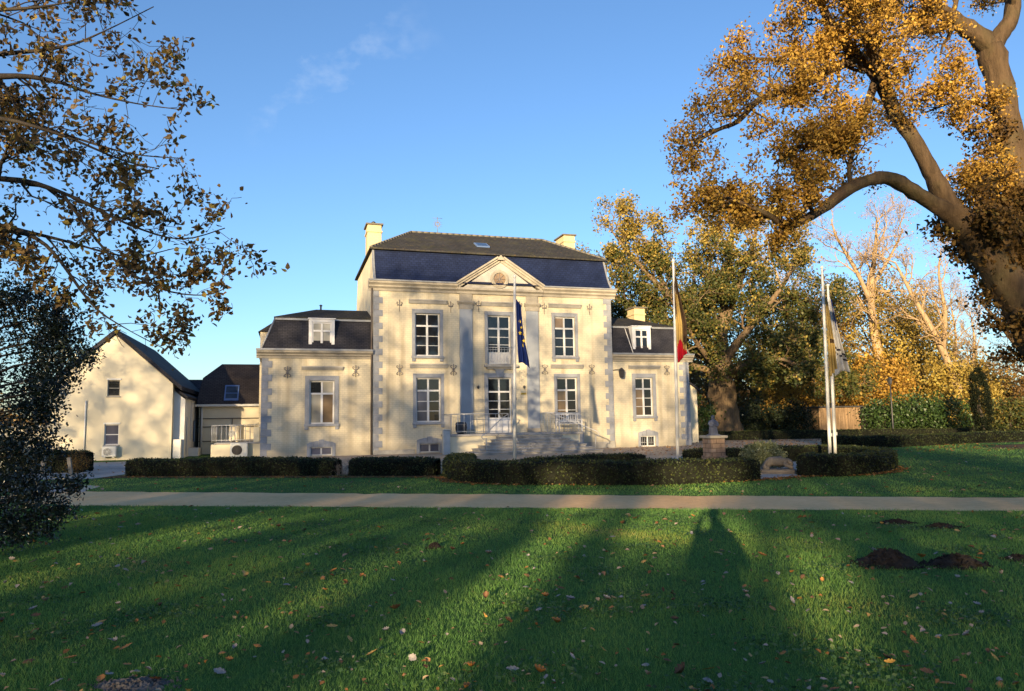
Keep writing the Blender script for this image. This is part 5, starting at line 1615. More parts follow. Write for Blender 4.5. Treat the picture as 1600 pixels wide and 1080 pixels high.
# --- woodland behind the forecourt: each tree its own
G = 'woodland trees behind the forecourt'
WT = [  # label, X, Y, h, rx, z0, clumps, mat, seed, trunk
    ('green and brown woodland tree just right of the broad oak', 23.2, 66, 14.0, 4.6, 2.0, 420, GREENGOLD, 41, .30),
    ('brown leafy woodland tree behind the wooden shed', 28.0, 68, 15.2, 4.2, 1.6, 430, BROWN, 42, .28),
    ('tall golden yellow beech, the brightest crown of the woodland', 34.2, 67, 15.2, 4.8, 1.2, 640, YELLOW, 43, .30),
    ('golden beech at the right end of the bright foliage', 38.8, 69, 13.4, 3.6, 1.0, 460, YELLOW, 44, .25),
    ('low orange brown tree under the bright beech, left of the bare leaning tree', 31.0, 62, 7.0, 3.6, .6, 320, GOLD, 45, .18),
    ('low golden tree between the leaning bare tree and the dark yew', 37.2, 60, 6.0, 3.2, .5, 300, YELLOW, 46, .16),
    ('brown underwood tree behind the shrubs at the far right', 43.5, 62, 5.0, 3.4, .3, 210, BROWN, 47, .16),
    ('dull brown woodland tree directly behind the trunk of the broad oak', 18.2, 68, 8.6, 3.8, .8, 260, BROWN, 48, .24),
    ('orange leafed young tree left of the shed behind the back hedge', 23.0, 60, 6.2, 2.8, .5, 220, GOLD, 49, .14),
    ('sparse brown tree at the right edge behind the leaning oak', 48.5, 64, 7.4, 3.2, .8, 170, BROWN, 50, .18),
]
for lab, x, y, h, rx, z0, n, m_, sd_, tr in WT:
    bushy(lab, 'tree', (x, y, 0), h, rx, z0, n, 26, .24, .42, m_, OAKBARK, G, 'woodland_tree', sd_, tr)
for lab, x, y, h, rx, n, m_, sd_ in [
    ('bright green laurel shrub right of the wooden shed', 27.3, 53.4, 2.9, 1.7, 120, LAUREL, 61), ('dense green laurel shrub right of the lamp post', 29.3, 53.0, 3.1, 1.8, 130, LAUREL, 62),
    ('tall green laurel shrub left of the dark yew column', 31.2, 52.5, 2.9, 1.9, 140, LAUREL, 63), ('low brown green shrub right of the yew column', 33.8, 49.5, 2.5, 1.8, 130, GREENGOLD, 64),
    ('brown leafed shrub at the right edge behind the hedge', 36.2, 50.5, 3.0, 2.0, 140, BROWN, 65), ('dark evergreen shrub left of the wooden shed', 20.9, 55.0, 2.6, 1.8, 130, YEW, 66),
    ('dark evergreen shrub right of the broad oak trunk', 18.6, 55.5, 3.0, 1.7, 130, YEW, 67), ('bright green shrub behind the statue, left of the oak trunk', 13.7, 53.6, 3.2, 1.2, 100, LAUREL, 68),
    ('brownish shrub behind the corner of the side annexe', 11.9, 54.5, 3.6, 1.3, 110, GREENGOLD, 69)]:
    bushy(lab, 'shrub', (x, y, 0), h, rx, .1, n, 24, .17, .30, m_, DARKBARK, 'shrubs behind the back hedge', 'shrub', sd_, .06)
bushy('dark clipped yew column in front of the woodland on the right', 'conifer', (29.9, 46.4, 0), 4.7, .68, .0, 420, 26, .09, .07, leaf_mat('dark_yew_leaf', [(.0, (.003, .005, .003)), (.6, (.007, .011, .005)), (1.0, (.014, .018, .008))], .8, .1, 0), DARKBARK, None, 'yew_column', 71, .10, hollow=.6, limbs=5)
bushy('rounded pale variegated shrub behind the end of the front hedge', 'shrub', (7.75, 22.6, 0), .84, .66, .0, 170, 44, .062, .07, PALESH, DARKBARK, None, 'shrub', 72, .03, hollow=.55)
bushy('small reddish brown shrub by the leaning wooden post', 'shrub', (-15.1, 25.3, 0), .75, .45, .0, 70, 20, .05, .07, BROWN, DARKBARK, None, 'shrub', 73, .02)
bushy('small planting box shrub at the foot of the cream terrace wall', 'shrub', (-16.3, 36.2, 0), 1.0, .6, .0, 60, 20, .07, .1, YEW, DARKBARK, None, 'shrub', 74, .02) if False else None


# --- bare trees
def bare(label, pts, rads, n, L, depth, seed, t0=.3, extra=(), bark=PALEBARK, leaves=0):
    rg = np.random.default_rng(seed)
    B = (pts[0][0], pts[0][1], 0)
    o = thing('bare_tree', label, 'tree', B, 0, 'bare trees of the woodland')
    mb = MB(); an = []
    P = rel(pts, B); rough_limb(mb, P, rads, rg, 8, 4)
    k2 = dict(kids=(5, 7), wig=.26, up=.07, minr=.011, ang=(.4, .9))
    limb_spawn(mb, P, rads, an, rg, n, L, depth, t0, (0, 0, .35), **k2)
    for e, er, en, el in extra:
        e = rel(e, B); rough_limb(mb, e, er, rg, 7, 3); limb_spawn(mb, e, er, an, rg, en, el, depth, .2, (0, 0, .25), **k2)
    mb.build('trunk', bark, o, fix=False)
    A = np.array(an); keep = A[rg.random(len(A)) < .25]
    crown_mesh('last_leaves', keep, max(1, leaves), .2, .15, GOLD, o, rg)
    return o


bare('tall bare tree with a pale sunlit trunk standing in the golden beeches', [(32.9, 64, -.1), (32.7, 64, 5), (32.2, 64, 9.5), (32.3, 64, 13.0), (32.9, 64, 16.5), (33.2, 64, 19.4)], [.46, .38, .33, .27, .16, .05], 14, 3.2, 2, 81, .45, [([(32.2, 64, 11.5), (30.8, 63.6, 14.5), (29.2, 63.4, 17.4), (28.6, 63, 19)], [.22, .17, .10, .04], 9, 2.6), ([(32.3, 64, 13), (34.2, 64.2, 15.6), (35.6, 64.2, 18.2)], [.18, .13, .05], 8, 2.6)], leaves=1)
bare('bare leaning tree whose trunk tilts left over the golden foliage', [(38.4, 60, -.1), (37.6, 60, 1.6), (36.98, 60, 3.2), (35.72, 60, 7.23), (33.9, 60, 11.0), (32.4, 60, 14.4)], [.42, .36, .33, .27, .18, .06], 13, 3.0, 2, 82, .45, [([(35.9, 60, 6.8), (36.3, 60, 10.0), (36.0, 60, 13.2), (36.4, 60, 15.5)], [.20, .16, .09, .04], 10, 2.6)], leaves=1)
bare('bare forked tree right of the yew column, under the leaning oak', [(40.6, 54, -.1), (40.2, 54, 2.6), (38.6, 54, 5.4), (36.6, 54, 8.4), (35.0, 54, 10.4)], [.34, .28, .22, .14, .05], 12, 2.4, 2, 83, .3, [([(40.2, 54, 2.8), (39.4, 54.2, 6.4), (38.0, 54.2, 9.6), (37.3, 54, 12)], [.20, .15, .09, .03], 9, 2.2)], bark=OAKBARK)
bare('thin pale bare tree behind the yew column', [(41.0, 74, -.1), (40.8, 74, 5), (41.2, 74, 9), (40.8, 74, 12.5)], [.26, .20, .13, .04], 20, 2.6, 2, 84, .25)
bare('thin bare tree seen through the twigs at the far right', [(46.6, 76, -.1), (46.4, 76, 5), (46.9, 76, 9.5), (46.6, 76, 13.5)], [.26, .20, .13, .04], 20, 2.8, 2, 85, .25)
bare('pale bare tree rising behind the flags, left of the sunlit trunk', [(28.2, 72, -.1), (28.4, 72, 8), (27.4, 72, 13.5), (26.4, 72, 17.5), (26.0, 72, 20)], [.32, .26, .18, .10, .04], 12, 2.6, 2, 86, .5)
bare('young bare tree between the yew column and the leaning bare tree', [(42.0, 66, -.1), (41.8, 66, 4), (42.4, 66, 8), (42.2, 66, 11)], [.2, .16, .1, .03], 18, 2.2, 2, 87, .25)

# --- far woods, too far to tell apart
def far_wood(name, label, xs, ys, hs, n, mat, seed, size=.45):
    rg = np.random.default_rng(seed)
    x = rg.uniform(*xs, n); y = rg.uniform(*ys, n)
    hh = hs[0] + (hs[1] - hs[0]) * (.5 + .5 * np.sin(x * .35 + 1.3 * np.sin(x * .13))) * rg.uniform(.75, 1.1, n)
    z = hh * rg.random(n) ** .8
    A = np.stack([x, y, z], 1)
    o = crown_mesh(name, A, 14, .8, size, mat, None, rg, clump=.6)
    return tag(o, label, 'woodland', kind='stuff')
far_wood('far_woodland', 'far brown autumn woodland behind the garden trees', (10, 66), (82, 104), (4.0, 9.0), 3600, BROWN, 91)
far_wood('far_tree_line', 'low far tree line on the left horizon', (-150, -52), (130, 150), (4, 7), 900, DARKOAK, 92, .7)

# --- big tree on the left, only its outer branches reach into view
rg = np.random.default_rng(51)
B = (-9.85, 9.6, 0)
t = tree('oak reaching in from the left edge with thin dark branches and sparse dull leaves', 'oak tree', B, None, 'oak_tree')
mb = MB(); an = []
rough_limb(mb, rel([(-9.85, 9.6, -.1), (-9.85, 9.6, 1), (-9.86, 9.55, 3), (-9.84, 9.5, 5.5), (-9.84, 9.5, 8), (-9.8, 9.45, 10.2)], B), [.50, .38, .33, .31, .26, .15], rg, 11)
LL = [
    ([(-10.1, 9.4, 6.4), (-8.2, 9.1, 6.5), (-6.63, 9, 6.51), (-5.79, 9, 6.60), (-5.3, 9, 6.79), (-4.64, 9, 7.13)], 11, .75),
    ([(-10.1, 9.4, 5.8), (-8.0, 8.9, 6.0), (-6.32, 8.6, 6.0), (-5.68, 8.6, 5.94), (-5.19, 8.6, 5.77), (-4.6, 8.6, 5.62), (-4.1, 8.7, 5.58)], 15, .66),
    ([(-10.2, 9.4, 5.4), (-8.4, 9.3, 5.8), (-6.73, 9.2, 5.77), (-5.87, 9.2, 5.49), (-5.01, 9.2, 5.22), (-4.34, 9.2, 5.14)], 14, .7),
    ([(-10.2, 9.5, 4.4), (-8.2, 9.0, 4.8), (-6.39, 8.8, 4.76), (-5.58, 8.8, 4.56), (-4.76, 8.8, 4.15), (-4.1, 8.8, 3.95), (-3.55, 8.8, 4.08)], 18, .66),
    ([(-9.8, 9.5, 3.9), (-8.0, 9.2, 4.25), (-6.6, 9.1, 4.2), (-5.9, 9, 3.95), (-5.3, 9, 3.2), (-4.9, 9, 2.9), (-4.35, 9, 2.6)], 16, .5),
    ([(-10.0, 9.4, 7.2), (-8.2, 9.1, 7.2), (-6.66, 9, 7.12), (-5.82, 9, 7.2), (-4.99, 9, 7.45)], 10, .8),
    ([(-10.2, 9.5, 5.0), (-8.4, 8.6, 5.3), (-6.3, 8.2, 5.30), (-5.3, 8.1, 5.06), (-4.5, 8.1, 4.72), (-4.05, 8.1, 4.60)], 14, .62),
    ([(-5.6, 8.8, 4.56), (-4.9, 8.7, 3.72), (-4.3, 8.7, 3.32), (-3.75, 8.7, 3.22), (-3.45, 8.7, 3.32)], 9, .45),
    ([(-10.2, 9.5, 4.6), (-8.2, 10.2, 4.7), (-6.7, 10.3, 4.4), (-5.6, 10.3, 4.1), (-4.9, 10.3, 4.2)], 12, .6),
    ([(-9.9, 9.4, 7.8), (-8.0, 9.5, 8.0), (-6.6, 9.6, 7.9), (-5.4, 9.7, 8.1)], 10, .8),
]
for pts, n_, L_ in LL:
    p_ = rel(pts, B)
    rr = list(.006 + (.07 if n_ > 9 else .018) * np.linspace(1, 0, len(p_)) ** 1.9)
    rough_limb(mb, p_, rr, rg, 6, 4)
    limb_spawn(mb, p_, rr, an, rg, int(n_ * 1.35), L_, 1, .34, (.1, 0, .05), kids=(4, 6), wig=.28, up=.02, minr=.0035, nseg=4)
mb.build('trunk', DARKBARK, t, fix=False)
A_ = np.array(an); print('left oak', len(A_))
wx = A_[:, 0] + B[0]
A_ = holes(A_, .7, .18)
crown_mesh('crown', A_, 3, .055, .074, DARKOAK, t, rg, fold=True, clump=.35, droop=.6)
crown_mesh('yellowed_leaves', A_[(rg.random(len(A_)) < .17)], 3, .06, .078, YELLOW, t, rg, fold=True, clump=.35, droop=.6)

# --- holly at the left edge
rg = np.random.default_rng(52)
B = (-7.5, 9.6, 0)
t = tree('dark glossy holly at the left edge, from the lawn up past the window height', 'holly', B, None, 'holly_tree')
mb = MB(); an = []
rough_limb(mb, [(0, 0, -.05), (.05, 0, 1), (.1, 0, 2.2), (.05, 0, 3.4), (.1, 0, 4.0)], [.12, .10, .08, .05, .02], rg, 8)
BL = [(-6.35, 3.35, .32), (-5.95, 3.15, .30), (-6.3, 2.75, .36), (-5.75, 2.85, .26), (-5.55, 2.62, .20), (-6.4, 2.2, .34), (-5.95, 2.35, .24), (-6.15, 1.8, .24), (-6.45, 1.45, .30), (-6.05, 1.4, .18), (-6.4, .95, .28), (-6.1, .78, .25), (-5.72, .86, .13), (-6.45, .40, .26), (-6.2, .34, .20), (-5.95, .55, .14), (-7.1, 3.2, .6), (-7.3, 2.2, .7), (-7.3, 1.2, .7), (-7.1, .5, .5), (-8.2, 2.6, .7), (-8.3, 1.4, .7), (-7.6, 3.7, .5), (-5.6, 2.15, .12), (-5.82, 1.95, .12)]
cl = []
for x, z, r in BL:
    x = x - .16 - (.14 if x > -5.9 else 0)
    c0 = np.array([x - B[0], rg.normal() * .25, z])
    mb.tube([(0.05, 0, max(.15, z - .5)), (c0 + np.array([0, 0, z - .3])) * .5 + np.array([0, 0, .0]), c0], [.03, .018, .006], 5, cap=False)
    k = int(260 * r * r * 4) + 22
    d = unit(rg.normal(size=(k, 3))) * (rg.random(k) ** .45)[:, None] * np.array([r * 1.1, .55 * (.5 + r), r])
    cl.append(c0 + d)
    for q in range(max(3, int(9 * r * 2))):
        e = c0 + unit(rg.normal(size=(1, 3)))[0] * r * rg.uniform(.9, 1.45)
        mb.tube([c0, (c0 + e) / 2 + rg.normal(size=3) * .03, e], [.008, .005, .002], 4, cap=False); cl.append(np.stack([c0 * (1 - s) + e * s for s in (.5, .75, 1.0)]))
mb.build('trunk', DARKBARK, t, fix=False)
CL = np.concatenate(cl)
crown_mesh('crown', CL, 11, .055, .046, HOLLY, t, rg, fold=True, clump=.3, aspect=.55)

# ------------------------------------------------------------------ grass
def grass(name, label, n, sampler, seed, mat):
    rg = np.random.default_rng(seed)
    x, y = sampler(rg, n)
    d = np.hypot(x, y)
    n = len(x)
    h = rg.uniform(.018, .042, n) * (1 + .35 * np.sin(x * 1.9 + 2 * np.sin(y * .8)) * np.sin(y * 2.3)) * np.clip(1.15 - d * .006, .75, 1.2)
    w = np.maximum(.0026, d * .00052) * rg.uniform(.7, 1.3, n)
    a = rg.uniform(0, 2 * np.pi, n); b = rg.uniform(0, 2 * np.pi, n)
    tilt = rg.uniform(.1, .95, n)
    p = np.stack([x, y, np.zeros(n)], 1)
    sx = np.stack([np.cos(a), np.sin(a), np.zeros(n)], 1) * (w / 2)[:, None]
    tip = p + np.stack([np.cos(b) * tilt * h, np.sin(b) * tilt * h, h], 1)
    v = np.stack([p - sx, p + sx, tip], 1).reshape(-1, 3)
    f = np.arange(3 * n).reshape(n, 3)
    patch = .5 + .22 * np.sin(x * .9 + 1.7 * np.sin(y * .6)) + .18 * np.sin(y * 1.7 + x * .5 + 2.1) + .12 * np.sin(x * 4.3 + y * 3.1)
    worn = np.clip(np.sin(x * .55 + 2.2 * np.sin(y * .43 + .7)) * np.sin(y * .9 + 1.4 * np.sin(x * .7)) - .45, 0, 1)
    r = np.clip(.50 * patch + .42 * rg.random(n) + .55 * worn * rg.random(n), 0, 1)
    o = np_mesh(name, v, f, mat, None, np.repeat(r, 3))
    return tag(o, label, 'grass', kind='stuff')


GRASS = leaf_mat('grass_blade', [(.0, (.068, .15, .040)), (.45, (.12, .265, .060)), (.75, (.21, .325, .062)), (.92, (.34, .35, .075)), (1.0, (.42, .34, .13))], .5, .35, .35)


def near_lawn(rg, n):
    y = 3.6 + (17.5 - 3.6) * rg.random(n) ** 1.25
    x = (rg.random(n) * 2 - 1) * (.74 * y + 2.2)
    lim = np.where(x > -9.6, 13.79 - .181 * x, 15.53) + rg.normal(size=n) * .05
    ok = (y < lim)
    # bare patches
    for (px, py, rx, ry) in ((-2.45, 4.80, .28, .16), (6.0, 8.0, .4, .18), (4.9, 8.0, .25, .15), (5.75, 11.1, .4, .15), (6.15, 10.7, .35, .15)):
        ok &= (((x - px) / rx) ** 2 + ((y - py) / ry) ** 2 > rg.uniform(.55, 1.1, n))
    return x[ok], y[ok]


def far_lawn(rg, n):
    y = 13.5 + (46 - 13.5) * rg.random(n) ** 2.0
    x = (rg.random(n) * 1.55 - .77) * y
    far = 16.26 - .2155 * x + rg.normal(size=n) * .03
    ok = y > far
    hedge_front = np.interp(x, [-13.3, -8, -4.9, -2.3, -1.9, -.4, 2.6, 5.0, 6.6, 7.7, 9.7, 10.9, 11.9, 12.2, 14.2, 15.6, 18, 24, 36], [23.5, 22.5, 21.9, 21.5, 19.8, 18.75, 18.35, 18.4, 18.95, 19.6, 19.75, 20.8, 22.7, 26.5, 30.5, 35.5, 35.9, 38.9, 42.0])
    ok &= y < hedge_front
    # left: the driveway and the side path
    ok &= (x > -13.2) | (y > 26) | ((y > 22.6) & (x < -14)) | ((y < 19.4) & (x < -13.5))
    ok &= ~((x < -10.6) & (y < 22.4 - .0 * x) & (y > 17.3) & (y < 18.9 - (x + 11) * .62))
    ok &= ~((x > -17.5) & (x < -12.6) & (y > 22.9))
    ok &= ~((((x - 25) / 3.0) ** 2 + ((y - 34.8) / 2.6) ** 2) < rg.uniform(.6, 1.1, n))
    return x[ok], y[ok]


def ring_lawn(rg, n):
    x = rg.uniform(-1.2, 1.6, n); y = rg.uniform(20.4, 25.0, n)
    return x, y


grass('grass', 'short green grass of the near lawn', 620000, near_lawn, 101, GRASS)
grass('far_grass', 'short green grass beyond the sandy path', 240000, far_lawn, 102, GRASS)
grass('ring_grass', 'short green grass inside the round hedge', 12000, ring_lawn, 103, GRASS)

# low broad-leaved weeds in patches
rg = np.random.default_rng(105)
cx = rg.uniform(-7, 7.5, 60); cy = rg.uniform(4.3, 12.5, 60)
ii = rg.integers(0, 60, 9000)
wx, wy = cx[ii] + rg.normal(size=9000) * .22, cy[ii] + rg.normal(size=9000) * .16
ok = wy < 13.6 - .181 * wx
v, f, k = leaf_geo(np.stack([wx[ok], wy[ok], rg.uniform(.018, .036, ok.sum())], 1), .030, rg, np.array([[0, 0, 1.0]]), 1.3, fold=False, aspect=.8)
tag(np_mesh('clover', v, f, leaf_mat('clover_leaf', [(.0, (.03, .07, .028)), (.6, (.06, .13, .045)), (1, (.12, .17, .06))], .6, .25, .25), None, np.repeat(rg.random(int(ok.sum())), k)), 'low clover growing in patches through the near lawn', 'clover', kind='stuff')

# ------------------------------------------------------------------ molehills
def molehill(label, x, y, rx, ry, h, seed):
    rg = np.random.default_rng(seed)
    nr, ns = 14, 40
    vs = [(0, 0, h)]; fs = []
    ph = rg.uniform(0, 6, 6)
    for i in range(1, nr + 1):
        k = i / nr
        for j in range(ns):
            t = 2 * math.pi * j / ns
            rr = k * (1 + .14 * math.sin(2 * t + ph[0]) + .10 * math.sin(3 * t + ph[1]) + .06 * math.sin(7 * t + ph[2]))
            z = h * (1 - k ** 1.7) * (1 + .16 * math.sin(5 * k + 3 * t + ph[3])) + rg.normal() * .012 * (1 - k * .6)
            vs.append((rx * rr * math.cos(t), ry * rr * math.sin(t), max(z, -.004) if i < nr else -.01))
    for j in range(ns): fs.append((0, 1 + j, 1 + (j + 1) % ns))
    for i in range(nr - 1):
        for j in range(ns):
            a = 1 + i * ns + j; b = 1 + i * ns + (j + 1) % ns
            fs.append((a, a + ns, b + ns, b))
    m_ = MB(); m_.add(vs, fs, 0, False)
    # crumbs of earth
    for q in range(260):
        t = rg.uniform(0, 6.28); k = math.sqrt(rg.random()) * 1.3
        s = rg.uniform(.005, .024) * (1.0 if rg.random() < .8 else 1.5) * min(1, max(.4, h / .1)); px, py = rx * k * math.cos(t), ry * k * math.sin(t); pz = h * max(0, 1 - min(1, k) ** 1.7) + s * .3
        m_.add([(px - s, py, pz), (px, py - s, pz), (px + s, py, pz), (px, py + s, pz), (px, py, pz + s), (px, py, pz - s)], [(0, 1, 4), (1, 2, 4), (2, 3, 4), (3, 0, 4), (1, 0, 5), (2, 1, 5), (3, 2, 5), (0, 3, 5)])
    o = m_.build('molehill', M['greysoil' if h < .045 else 'soil']); o.location = (x, y, 0.003)
    return tag(o, label, 'molehill', 'molehills on the lawn')


molehill('largest brown molehill on the right of the lawn', 4.10, 8.16, .31, .23, .15, 1)
molehill('dark molehill right beside the largest one', 4.78, 8.06, .28, .20, .105, 2)
molehill('small flat dark molehill farther right of the two big ones', 5.62, 8.30, .15, .12, .05, 3)
molehill('low dark molehill near the path, the left of two there', 5.75, 11.15, .28, .12, .05, 4)
molehill('low dark molehill near the path, the right of two there', 6.15, 10.68, .26, .12, .055, 5)
molehill('flat grey patch of dug earth at the right edge of the lawn', 5.25, 7.2, .20, .12, .04, 6)
molehill('dug patch of grey earth in the near lawn on the left', -2.45, 4.80, .26, .14, .018, 7)
molehill('small molehill in the middle of the lawn', -1.05, 9.65, .09, .08, .06, 8)

# ------------------------------------------------------------------ fallen leaves
def oak_leaf(seed, curl):
    rg = np.random.default_rng(seed)
    n = 16; side = []
    for i in range(n + 1):
        t = i / n
        w = .30 * math.sin(math.pi * min(1, t ** .8)) ** .8 * (.72 + .5 * abs(math.sin(t * 3.5 * math.pi + .3))) * (.6 + .6 * t)
        side.append((t - .5, w + .006))
    vs = []
    for x, w in side:
        z = curl * (x * x) * 1.4
        vs += [(x, -w, z + curl * w * 1.6 + rg.normal() * .012), (x, 0, z), (x, w, z + curl * w * 1.2 + rg.normal() * .012)]
    fs = []
    for i in range(n):
        a = i * 3; fs += [(a, a + 3, a + 4, a + 1), (a + 1, a + 4, a + 5, a + 2)]
    b = len(vs)
    vs += [(-.5, -.008, side[0][1] * curl), (-.72, -.006, .03), (-.72, .006, .03), (-.5, .008, side[0][1] * curl)]
    fs.append((b, b + 1, b + 2, b + 3))
    m_ = MB(); m_.add(vs, fs, 0, True)
    return m_


def dry(name, c):
    t = NT(name).set(.6, .35)
    n = t.noise(9, 5, .6); g = t.noise(3, 3)
    a = t.ramp(n, [(.3, tuple(x * .6 for x in c)), (.6, c), (.8, tuple(min(1, x * 1.25) for x in c))])
    t.col(a); t.bump(n, .4, .02)
    return t.mat


KINDS = [('pale grey dried oak leaf lying on the grass', (.30, .27, .25)), ('orange brown oak leaf lying on the grass', (.42, .18, .045)), ('dark brown oak leaf lying on the grass', (.15, .075, .035)), ('golden tan oak leaf lying on the grass', (.50, .30, .085))]
protos = []
for k, (lab, c) in enumerate(KINDS):
    mt = dry('dry_leaf_' + ('grey', 'orange', 'brown', 'tan')[k], c)
    for v_ in range(3):
        o = oak_leaf(10 * k + v_, (.25, .8, -.5)[v_]).build('fallen_leaf', mt, fix=False)
        COL.objects.unlink(o); protos.append((k, lab, o))
rg = np.random.default_rng(303)
# denser drifts as well as single leaves
spots = []
clus = [(-4.1, 6.3, .35, 8), (-3.4, 5.3, .4, 7), (-2.2, 8.2, .45, 8), (-2.3, 5.0, .35, 6), (1.2, 6.7, .3, 7), (-5.6, 7.6, .5, 9), (.9, 4.9, .3, 4), (2.8, 4.7, .4, 6), (3.2, 5.3, .3, 5), (-.3, 4.6, .35, 5), (-5.2, 8.9, .4, 6), (1.9, 7.2, .5, 6), (4.7, 8.05, .14, 2), (-.2, 6.2, .5, 6), (3.6, 6.3, .5, 6)]
for cx, cy, r, n in clus:
    for _ in range(n): spots.append((cx + rg.normal() * r, cy + rg.normal() * r * .7))
while len(spots) < 285:
    y = 4.15 + 8.4 * rg.random() ** 1.35; x = (rg.random() * 2 - 1) * .74 * y
    if y < 13.5 - .181 * x: spots.append((x, y))
for (x, y) in spots:
    d = math.hypot(x, y)
    wts = np.array([.36, .24, .22, .18]) if x < 1.5 else np.array([.30, .28, .22, .20])
    k = int(rg.choice(4, p=wts)); v_ = int(rg.integers(3))
    _, lab, src = protos[k * 3 + v_]
    o = src.copy(); COL.objects.link(o)
    s = rg.uniform(.048, .098) * (1 if d < 9 else 1.1)
    o.scale = (s, s * rg.uniform(.75, 1.05), s * rg.uniform(.6, 1.3))
    o.location = (x, y, .026 + rg.uniform(0, .012))
    o.rotation_euler = (rg.normal() * .28, rg.normal() * .28, rg.uniform(0, 6.28))
    tag(o, lab, 'leaf', 'fallen leaves on the lawn')
# the small far ones
n = 2100
y = 4.2 + 30 * rg.random(n) ** 2.0; x = (rg.random(n) * 1.5 - .75) * y
ok = (y < 13.79 - .181 * x) | ((y > 16.26 - .2155 * x)); x, y = x[ok], y[ok]
c = np.stack([x, y, np.full(len(x), .03)], 1)
v, f, k = leaf_geo(c, np.clip(.012 + .0055 * y, .03, .085), rg, np.array([[0, 0, 1.0]]), 2.0, fold=True)
tag(np_mesh('leaf_litter', v, f, leaf_mat('litter_leaf', [(.0, (.10, .05, .025)), (.4, (.28, .13, .04)), (.7, (.36, .30, .26)), (1, (.45, .27, .08))], .7, .2, .1), None, np.repeat(rg.random(len(x)), k)), 'scattered small fallen leaves on the farther grass', 'leaf litter', kind='stuff')
n = 1500
line = np.array([(-13, 23.6), (-8, 22.5), (-4.9, 21.9), (-2.2, 21.3), (-1.7, 19.7), (-.4, 18.7), (2.6, 18.3), (5, 18.4), (6.8, 19.0), (7.8, 19.7), (9.6, 19.8), (10.9, 20.8), (11.9, 22.6)])
sg = rg.integers(0, len(line) - 1, n); tt = rg.random(n)[:, None]
pp = line[sg] * (1 - tt) + line[sg + 1] * tt + rg.normal(size=(n, 2)) * .14
v, f, k = leaf_geo(np.c_[pp, np.full(n, .025)], .07, rg, np.array([[0, 0, 1.0]]), 1.6, fold=True)
tag(np_mesh('hedge_leaf_litter', v, f, leaf_mat('bed_leaf', [(.0, (.07, .035, .018)), (.6, (.22, .11, .035)), (1, (.36, .20, .06))], .7, .2, .1), None, np.repeat(rg.random(n), k)), 'brown leaf litter gathered along the foot of the front hedges', 'leaf litter', kind='stuff')
n = 1800
x = rg.uniform(5, 24, n); y = rg.uniform(31, 50, n)
v, f, k = leaf_geo(np.c_[x, y, np.full(n, .02)], .10, rg, np.array([[0, 0, 1.0]]), 1.6, fold=True)
tag(np_mesh('forecourt_leaf_litter', v, f, bpy.data.materials['bed_leaf'], None, np.repeat(rg.random(n), k)), 'brown leaf litter scattered over the gravel forecourt', 'leaf litter', kind='stuff')

# ------------------------------------------------------------------ the unseen wood behind the photographer, its leaf cover shaped for the shade over the garden
rg = np.random.default_rng(404)
az = SUN_AZ
fw = np.array([math.sin(az), math.cos(az)]); sdv = np.array([math.cos(az), -math.sin(az)])
WD = 38.0
SHADE = leaf_mat('shade_wood_leaf', [(.0, (.03, .03, .012)), (.6, (.09, .06, .02)), (1.0, (.20, .12, .03))], .6, .2, .15)


def cover(s, h):
    """leaf cover of the wood at sideways s and height h, set zone by zone for its shade"""
    up = .5 + .5 * np.tanh((h - 8.7) / 0.45)
    base = np.interp(s, [-30, -24, -22, -14, -10, -6, -2, 2.5, 4, 9.5, 11, 30], [.78, .78, .85, .86, .81, .74, .70, .74, .86, .86, .55, .5])
    base = np.where((s > -13) & (s < -6) & (h < 10.6), .90, base)
    base = np.where((s > -9.5) & (s < -3.5) & (h > 10.6) & (h < 14.5), .56, base)
    nz = .5 + .25 * np.sin(s * .9 + 1.3 * np.sin(h * .7)) + .25 * np.sin(s * .37 + h * .8 + 1.9 * np.sin(s * .5))
    low = .925 + .045 * (np.tanh((s + 1.0) / .2) - np.tanh((s - .72) / .15)) / 2 * (.5 - .5 * np.tanh((h - 5.95) / .12))
    c = low * (1 - up) + up * base * (.74 + .46 * nz)
    top = np.interp(s, [-30, -8, -3, 5, 7, 10, 12], [18.4, 18.6, 17.2, 13.7, 13.7, 13.5, 12.2])
    c = c * (1 - .97 * (.5 + .5 * np.tanh((h - top) / 1.1)))
    return np.clip(c, 0, .985)


# gaps left in the leaves to shape the sun streaks: (sideways position, half width, from, to: metres in front of the camera, openness)
T0 = math.tan(SUN_EL)
GAPS = [(g0, gw, (t0 + WD) * T0, (t1 + WD) * T0, op) for g0, gw, t0, t1, op in [
    (-1.98, .26, 3.6, 7.2, .97), (-2.0, .22, 7.2, 11.2, .80), (-2.1, .34, 11.2, 13.2, .75), (-2.45, .36, 13.4, 16.0, .97), (-3.55, .32, 17.0, 22.0, .97),
    (-3.5, .14, 4.6, 7.4, .75), (-3.45, .24, 8.5, 10.5, .5), (-7.3, .6, 9.0, 11.0, .55),
    (-.75, .32, 9.2, 13.0, .97), (-.55, .55, 13.0, 16.0, .97), (-.25, .62, 15.6, 17.5, .97), (0.0, 1.0, 17.5, 24.0, .97), (.12, .5, 10.0, 13.0, .80),
    (1.0, .18, 4.2, 8.0, .75), (1.25, .22, 7.4, 10.6, .85), (.5, .25, 8.6, 10.5, .35), (4.3, .7, 30.0, 36.0, .9), (-5.2, .3, 13.5, 15.5, .5)]]
n = 700000
s = rg.uniform(-34, 48, n); h = rg.uniform(-.0, 21, n)
cv = cover(s, h)
for g0, gw, a0, a1, op in GAPS:
    e = np.clip(1 - ((np.abs(s - g0) / (gw + .12)) ** 6), 0, 1) * np.clip((h - a0) / .06, 0, 1) * np.clip((a1 - h) / .06, 0, 1)
    cv = cv * (1 - op * e)
area = 82 * 21 / n
LS = .25
